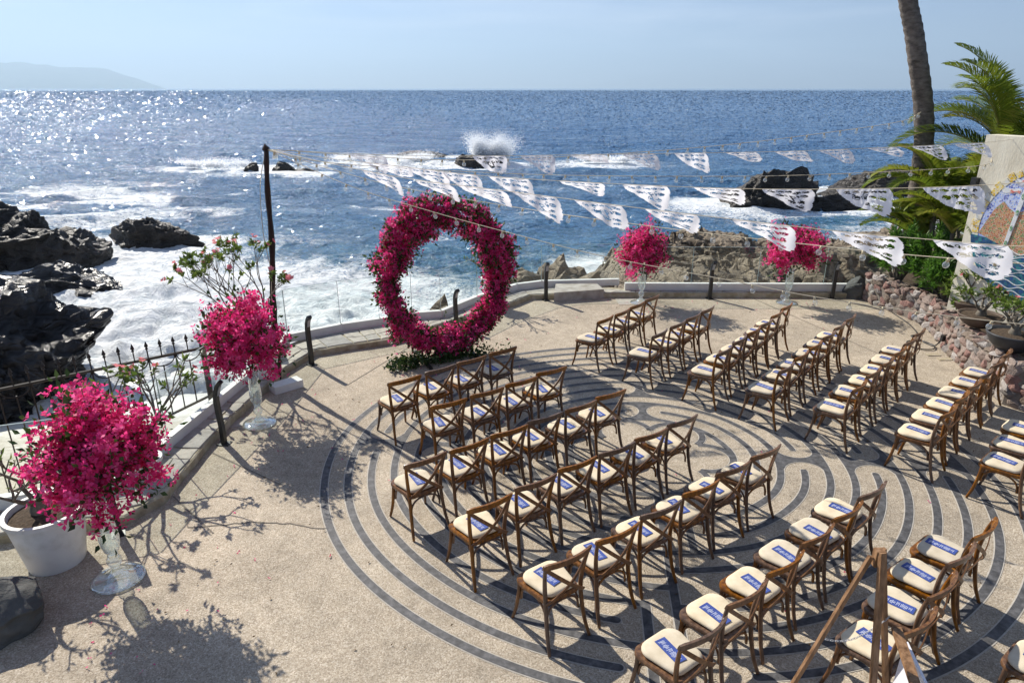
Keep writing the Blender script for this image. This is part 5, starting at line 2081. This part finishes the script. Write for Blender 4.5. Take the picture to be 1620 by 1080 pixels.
for i in range(0, len(pl) - 1):
    a, b_ = pl[i], pl[i + 1]
    t = (b_ - a).normalized()
    n_ = Vector((-t.y, t.x, 0))
    if n_.x < 0:
        n_ = -n_
    z = 0.06
    if a.y < 7.9:
        continue
    while z < plz[i] + 0.02:
        hs = sr.uniform(0.055, 0.095)
        p = a.lerp(b_, sr.uniform(0.2, 0.8)) + n_ * (0.062 + 0.03 * z)
        o = obj("stone", sr.choice(STONE_ME), planter, loc=(p.x, p.y, z), rot=(sr.uniform(-.15, .15), sr.uniform(-.5, .5), math.atan2(t.y, t.x) + sr.uniform(-.3, .3)),
                scale=(sr.uniform(0.11, 0.175), sr.uniform(0.055, 0.07), hs * 1.25))
        z += hs * 1.6
        count += 1
    for w_ in (0.12, 0.30):
        p = a.lerp(b_, 0.5) + n_ * (w_ + sr.uniform(-.03, .03))
        obj("stone", sr.choice(STONE_ME), planter, loc=(p.x, p.y, plz[i] - 0.03), rot=(0, 0, sr.uniform(0, 3)), scale=(sr.uniform(0.11, 0.15), sr.uniform(0.10, 0.13), 0.05))
mb = MB()
soil_out = [(p.x + 0.36, p.y) for p in pl] + [(13, 7.6), (13, 15.2), (8.2, 15.2)]
mb.prism(soil_out, 0.0, 0.44)
mb.build("planter_soil", M['soil'], planter)

# bowls with desert roses on the planter
def bowl(x, y, z, r_, h, mat, label):
    b_ = empty("planting_bowl", (x, y, z), 0, category="bowl", label=label)
    mb = MB()
    mb.lathe([(0.0, 0.0), (r_ * 0.55, 0.0), (r_ * 0.82, h * 0.35), (r_ * 0.97, h * 0.75), (r_ * 1.03, h * 0.93), (r_ * 1.03, h), (r_ * 0.95, h), (r_ * 0.9, h * 0.85), (0.0, h * 0.85)], 28)
    mb.build("bowl_body", mat, b_, smooth=True)
    mb = MB()
    mb.lathe([(r_ * 0.9, h * 0.86), (r_ * 0.5, h * 0.93), (0.0, h * 0.95)], 18)
    mb.build("soil", M['soil'], b_, smooth=True)


bowl(7.60, 9.72, 0.68, 0.36, 0.26, M['pot_dark'], "wide dark grey bowl on the planter nearest the chairs")
desert_rose(7.60, 9.72, 0.90, 0.62, 0.85, 71, "desert rose in the dark grey bowl", 1.1, 1, (0, 0), 0.10, 3)
bowl(7.98, 11.05, 0.60, 0.34, 0.20, M['pot_brown'], "shallow brown bowl in the middle of the planter")
desert_rose(7.98, 11.05, 0.76, 0.55, 0.8, 72, "small desert rose in the shallow brown bowl", 0.9, 3, (0, 0), 0.09, 3)
bowl(8.00, 10.35, 0.60, 0.24, 0.2, M['pot_brown'], "small brown bowl between the larger bowls")
desert_rose(8.02, 10.35, 0.76, 0.5, 0.8, 73, "small desert rose in the small brown bowl", 1.0, 3, (0, 0), 0.09, 3)
bowl(8.42, 12.0, 0.54, 0.28, 0.2, M['pot_brown'], "brown bowl behind, next to the leafy shrubs")
desert_rose(8.42, 12.0, 0.70, 0.62, 0.7, 74, "desert rose with a pink bloom beside the leafy shrubs", 1.2, 3, (0, 0), 0.09, 3)


# leafy shrubs (oleander-like)
def shrub(x, y, z, rx, h, seed, label, n=2600, leaf=0.15, w=0.030, mat='oleander', group="leafy shrubs in the planter"):
    r = np.random.default_rng(seed)
    root = empty("leafy_shrub", (x, y, z), 0, category="shrub", label=label, group=group)
    mb = MB()
    tips = []
    for k in range(46):
        a = r.uniform(0, 2 * math.pi)
        q = math.sqrt(r.random()) * rx
        t = Vector((q * math.cos(a), q * math.sin(a), h * r.uniform(0.45, 1.05) * (1 - 0.35 * (q / rx) ** 2)))
        mid = Vector((t.x * 0.4, t.y * 0.4, t.z * 0.55))
        mb.tube([(0.1 * t.x, 0.1 * t.y, 0), mid, t], [0.014, 0.010, 0.004], 4, False)
        tips.append((mid, t))
    mb.build("stems", M['stem'], root)
    P, D = [], []
    per = n // len(tips)
    for mid, t in tips:
        d = np.array(t - mid)
        for k in range(per):
            u = r.beta(1.6, 0.9)
            P.append(np.array(mid) + d * u + r.normal(size=3) * 0.02)
            e = r.normal(size=3)
            D.append(d / np.linalg.norm(d) * 0.75 + e / np.linalg.norm(e) * 0.8)
    obj("leaves", leaves_mesh("leaves", np.array(P), np.array(D), leaf, w, M[mat], r, 0.1, 0.1), root, kind="stuff")


shrub(8.30, 14.25, 0.45, 0.55, 1.25, 81, "bright green shrub at the far left end of the planter", 2600)
shrub(8.66, 13.50, 0.45, 0.62, 1.45, 82, "dense green shrub in the middle of the planter hedge", 3800)
shrub(8.50, 12.85, 0.45, 0.48, 0.95, 83, "darker green shrub in front of the hedge", 2800)
shrub(8.45, 12.25, 0.45, 0.40, 0.75, 84, "low yellowish shrub at the foot of the wall", 1500, 0.11, 0.035, 'adenium_leaf')
shrub(8.5, 9.6, 0.42, 0.5, 0.55, 85, "spiky green plant behind the dark bowl at the right edge", 1200, 0.24, 0.022)
shrub(8.15, 8.9, 0.42, 0.35, 0.3, 86, "low green plant at the right edge below the bowl", 600, 0.16, 0.03)


# ------------------------------------------------------------------ palms
def frond(mb_r, lists, base, az, el, L_, droop, r, nl=44, leaf=0.55, fold=0.55, wide=0.017):
    """arching rachis with two rows of narrow leaflets"""
    p = Vector(base)
    a = el
    path = [p.copy()]
    n = 16
    for k in range(n):
        a -= droop / n * (0.4 + 1.2 * k / n)
        p = p + Vector((math.cos(az) * math.cos(a), math.sin(az) * math.cos(a), math.sin(a))) * (L_ / n)
        path.append(p.copy())
    mb_r.tube(path, [0.022 * (1 - 0.85 * k / n) + 0.002 for k in range(n + 1)], 5, False)
    V, F, R_ = lists
    tone = min(1, max(0, r.gauss(0.5, 0.2)))
    for i in range(nl):
        t = 0.12 + 0.88 * i / (nl - 1)
        k = min(n - 1, int(t * n))
        q = path[k].lerp(path[k + 1], t * n - k)
        tg = (path[k + 1] - path[k]).normalized()
        side = tg.cross(Vector((0, 0, 1)))
        side = side.normalized() if side.length > 1e-3 else Vector((1, 0, 0))
        up = side.cross(tg).normalized()
        ln = leaf * (math.sin(math.pi * min(1, 0.15 + t * 0.85)) ** 0.6 + 0.12) * r.uniform(0.85, 1.12)
        for s in (-1, 1):
            d = (side * s * 0.80 + tg * (0.45 + 0.5 * t) + up * (fold * (1 - 0.4 * t) + r.uniform(-.1, .1))).normalized()
            w = wide
            m1 = q + d * ln * 0.5 + Vector((0, 0, 0.01))
            tip = q + d * ln + Vector((0, 0, -0.22 * ln))
            wd = tg * w
            o = len(V)
            V += [tuple(q - wd * 0.5), tuple(q + wd * 0.5), tuple(m1 + wd), tuple(m1 - wd), tuple(tip)]
            F.append((o, o + 1, o + 2, o + 3))
            F.append((o + 3, o + 2, o + 4, o + 4 - 1) if False else (o + 3, o + 2, o + 4))
            c = min(1, max(0, tone + r.uniform(-.12, .12)))
            R_ += [c] * 5


def areca(x, y, z, n, L_, seed, label, stems=5, hs=1.2, az_bias=None):
    r = random.Random(seed)
    root = empty("areca_palm", (x, y, z), 0, category="palm", label=label, group="feathery palms behind the planter")
    mbs = MB()
    mbr = MB()
    lists = ([], [], [])
    tops = []
    for k in range(stems):
        a = 2 * math.pi * k / stems + r.uniform(-.4, .4)
        h = hs * r.uniform(0.7, 1.15)
        q = Vector((math.cos(a) * 0.30, math.sin(a) * 0.30, h))
        mbs.tube([(math.cos(a) * 0.12, math.sin(a) * 0.12, 0), (math.cos(a) * 0.2, math.sin(a) * 0.2, h * 0.5), q], [0.05, 0.042, 0.035], 7)
        tops.append((q, a))
    for k in range(n):
        q, a = tops[k % len(tops)]
        az = a + r.uniform(-1.3, 1.3)
        frond(mbr, lists, q, az, math.radians(r.uniform(42, 86)), L_ * r.uniform(0.75, 1.15), math.radians(r.uniform(55, 105)), r, 62, L_ * 0.25)
    mbs.build("stems", M['stem'], root, smooth=True)
    mbr.build("rachises", M['palm_stalk'], root, smooth=True)
    me = mesh_of("leaflets", lists[0], lists[1], M['palm_leaf'], False, {"rnd": lists[2]})
    obj("leaflets", me, root, kind="stuff")


M['palm_stalk'] = noise_mat('palm_stalk', [(0.20, 0.20, 0.04), (0.34, 0.30, 0.07)], 6, 0.5)
areca(10.4, 14.6, 0.3, 26, 2.4, 91, "tall feathery palm rising above the wall at the right", 6, 2.9)
areca(9.35, 14.75, 0.2, 30, 1.45, 92, "bushy yellow green palm left of the wall, below the trunk", 6, 1.9)
areca(8.95, 13.45, 0.3, 24, 1.25, 93, "low feathery palm against the left end of the wall", 5, 1.9)
areca(9.45, 15.3, 0.0, 26, 1.35, 95, "yellowish palm hiding the foot of the tall trunk", 6, 1.5)
areca(11.6, 14.0, 0.3, 16, 2.2, 94, "feathery palm behind the wall at the right edge", 5, 2.4)

# tall coconut palm trunk
palm = empty("coconut_palm", (9.12, 15.6, 0), 0, category="palm", label="tall leaning coconut palm trunk crossing the horizon at right")
ctrl = [(0.45, 0, -2.0), (0.12, 0, 1.2), (-0.10, 0, 3.5), (-0.66, 0, 5.3), (-1.15, 0, 6.6), (-1.9, 0, 9.5), (-2.6, 0.1, 11.5)]
path = bez(ctrl, 22)
rad = []
for i, p in enumerate(path):
    t = i / (len(path) - 1)
    rad.append((0.225 - 0.085 * t) * (1.0 + 0.035 * ((i % 3) - 1)))
mb = MB()
mb.tube(path, rad, 16)
tr_me = mb.mesh("trunk", M['trunk'], True)
obj("trunk", tr_me, palm)
lists = ([], [], [])
mbr = MB()
r_ = random.Random(4)
for k in range(18):
    frond(mbr, lists, path[-1], 2 * math.pi * k / 18 + r_.uniform(-.2, .2), math.radians(r_.uniform(0, 65)), 3.6, math.radians(r_.uniform(70, 120)), r_, 46, 0.8, 0.1, 0.03)
mbr.build("rachises", M['palm_stalk'], palm, smooth=True)
obj("leaflets", mesh_of("leaflets", lists[0], lists[1], M['palm_leaf'], False, {"rnd": lists[2]}), palm, kind="stuff")

# ------------------------------------------------------------------ coiled cable and floor box by the planter
mb = MB()
pts = [(7.95, 13.6, 0.01), (7.9, 12.9, 0.012), (7.75, 12.3, 0.012), (7.55, 12.15, 0.012), (7.62, 11.95, 0.012)]
pts += [(7.45 + 0.22 * math.cos(a), 11.65 + 0.25 * math.sin(a), 0.014 + 0.002 * i) for i, a in enumerate([1.2, 2.2, 3.2, 4.2, 5.2, 6.2, 7.2])]
pts += [(7.66, 11.6, 0.02), (7.72, 11.5, 0.18)]
mb.tube(bez(pts, 6), 0.011, 6)
mb.build("black_cable", M['black_metal'], smooth=True, category="cable", label="black cable coiled on the paving at the planter foot")
mb = MB()
mb.box((0, 0, 0), (0.07, 0.05, 0.11))
mb.build("socket_box", M['black_metal'], loc=(7.70, 11.46, 0.22), rot=(0, 0, 0.25), category="socket", label="small black outlet box on the stone planter")
for k, (x, y) in enumerate([(7.42, 11.2), (7.5, 10.98)]):
    mb = MB()
    mb.box((0, 0, 0), (0.24, 0.10, 0.012))
    mb.build("drain_cover", M['ledge'], loc=(x, y, 0.007), rot=(0, 0, 0.05), category="cover", label=["farther", "nearer"][k] + " small flat drain cover beside the planter foot")

# ------------------------------------------------------------------ easel in the foreground
apex = Vector((2.36, 3.64, 1.62))
easel = empty("wooden_easel", (apex.x, apex.y, 0), 0, category="easel", label="wooden tripod easel in the lower right foreground")


def eleg(top, foot, w, t):
    mb = MB()
    mb.sweep([Vector(top) - Vector((apex.x, apex.y, 0)), Vector(foot) - Vector((apex.x, apex.y, 0))], w, t, (0.3, -1, 0.2))
    mb.build("leg", M['easel'], easel)


eleg(apex + Vector((-0.05, 0.0, -0.04)), (1.72, 3.55, 0.0), 0.034, 0.022)
eleg(apex + Vector((0.0, -0.03, 0.01)), (2.34, 3.2, 0.0), 0.042, 0.026)
eleg(apex + Vector((0.03, 0.02, 0.0)), (2.78, 3.78, 0.0), 0.038, 0.024)
mb = MB()
mb.box((0, 0, apex.z - 0.05), (0.06, 0.05, 0.12))
mb.build("head_block", M['easel'], easel)
mb = MB()
mb.sweep([(0.24, 0.02, 0.98), (0.16, -0.40, 0.90)], 0.06, 0.03, (0, 0, 1))
mb.build("tray", M['easel'], easel)
mb = MB()
pts = [Vector((-0.28, -0.02, 0.93)).lerp(Vector((0.20, 0.05, 1.05)), t) + Vector((0, 0, -0.10 * math.sin(math.pi * t))) for t in np.linspace(0, 1, 26)]
for i in range(25):
    a, b_ = pts[i], pts[i + 1]
    c = (a + b_) / 2
    d = (b_ - a)
    ring = []
    for k in range(9):
        an = 2 * math.pi * k / 8
        s_ = Vector((0, 1, 0)) if i % 2 else Vector((0, 0, 1))
        ring.append(c + d * 0.62 * math.cos(an) + s_ * 0.007 * math.sin(an))
    mb.tube(ring, 0.0022, 4, False)
mb.build("chain", M['chain'], easel)
mb = MB()
mb.add([(0.31, 0.0, 0.90), (0.33, 0.0, 0.90), (0.25, -0.75, 0.80), (0.23, -0.75, 0.80), (0.33, 0.06, 0.15), (0.35, 0.06, 0.15), (0.27, -0.69, 0.05), (0.25, -0.69, 0.05)], [(0, 1, 2, 3), (7, 6, 5, 4), (0, 3, 7, 4), (1, 5, 6, 2), (0, 4, 5, 1), (3, 2, 6, 7)])
sb = mb.build("sign_board", M['sign'], loc=(apex.x, apex.y, -0.02), category="sign", label="white sign board resting on the easel, cut off by the lower edge")

# ------------------------------------------------------------------ petals and leaves fallen on the paving
fr = np.random.default_rng(5)
FP = []
for cx, cy, sx, k in ((-3.74, 5.34, 0.75, 46), (-3.55, 8.57, 0.7, 36), (-1.0, 10.9, 0.9, 70), (2.8, 14.2, 0.6, 20), (6.0, 14.2, 0.6, 20), (1.0, 7.0, 4.0, 50)):
    q = fr.normal(size=(k, 2)) * sx + np.array([cx + 0.1, cy - 0.15])
    FP.append(np.concatenate([q, np.full((k, 1), 0.012)], 1))
FP = np.concatenate(FP)
FP = FP[(FP[:, 0] > -3.7) & (FP[:, 1] < 14.4) & (FP[:, 1] < 13.0 + FP[:, 0] * 0.9)]
up = np.tile(np.array([[0.0, 0.0, 0.55]]), (len(FP), 1))
obj("fallen_petals", blossoms_mesh("fallen_petals", FP, up, 0.020, M['bract'], fr, 2), kind="stuff", label="scattered pink petals fallen on the paving")
LP_ = np.stack([fr.uniform(-3.4, 7.0, 260), fr.uniform(3.6, 14.0, 260), np.full(260, 0.012)], 1)
LP_ = LP_[LP_[:, 1] < 12.4 + LP_[:, 0] * 0.9]
LD = np.stack([fr.normal(size=len(LP_)), fr.normal(size=len(LP_)), np.zeros(len(LP_))], 1)
M['dry_leaf'] = leaf_mat('dry_leaf', [(0.10, 0.06, 0.03), (0.22, 0.15, 0.07)], 0.2, 0.8, 0.1)
obj("leaf_litter", leaves_mesh("leaf_litter", LP_, LD, 0.035, 0.016, M['dry_leaf'], fr, 0.05, 0.02), kind="stuff", label="few dry leaves lying on the paving")

# ------------------------------------------------------------------ air: light sea haze over the bay
mv, nt, out = new_mat("sea_haze")
pv = N(nt, "ShaderNodeVolumePrincipled")
pv.inputs["Color"].default_value = (0.58, 0.79, 1.0, 1)
pv.inputs["Density"].default_value = 0.00010
pv.inputs["Anisotropy"].default_value = 0.25
nt.links.new(pv.outputs[0], out.inputs["Volume"])
mb = MB()
mb.box((0, 8500, 640), (52000, 30000, 1300))
hz = mb.build("haze", mv, kind="stuff", label="thin pale sea haze over the bay")
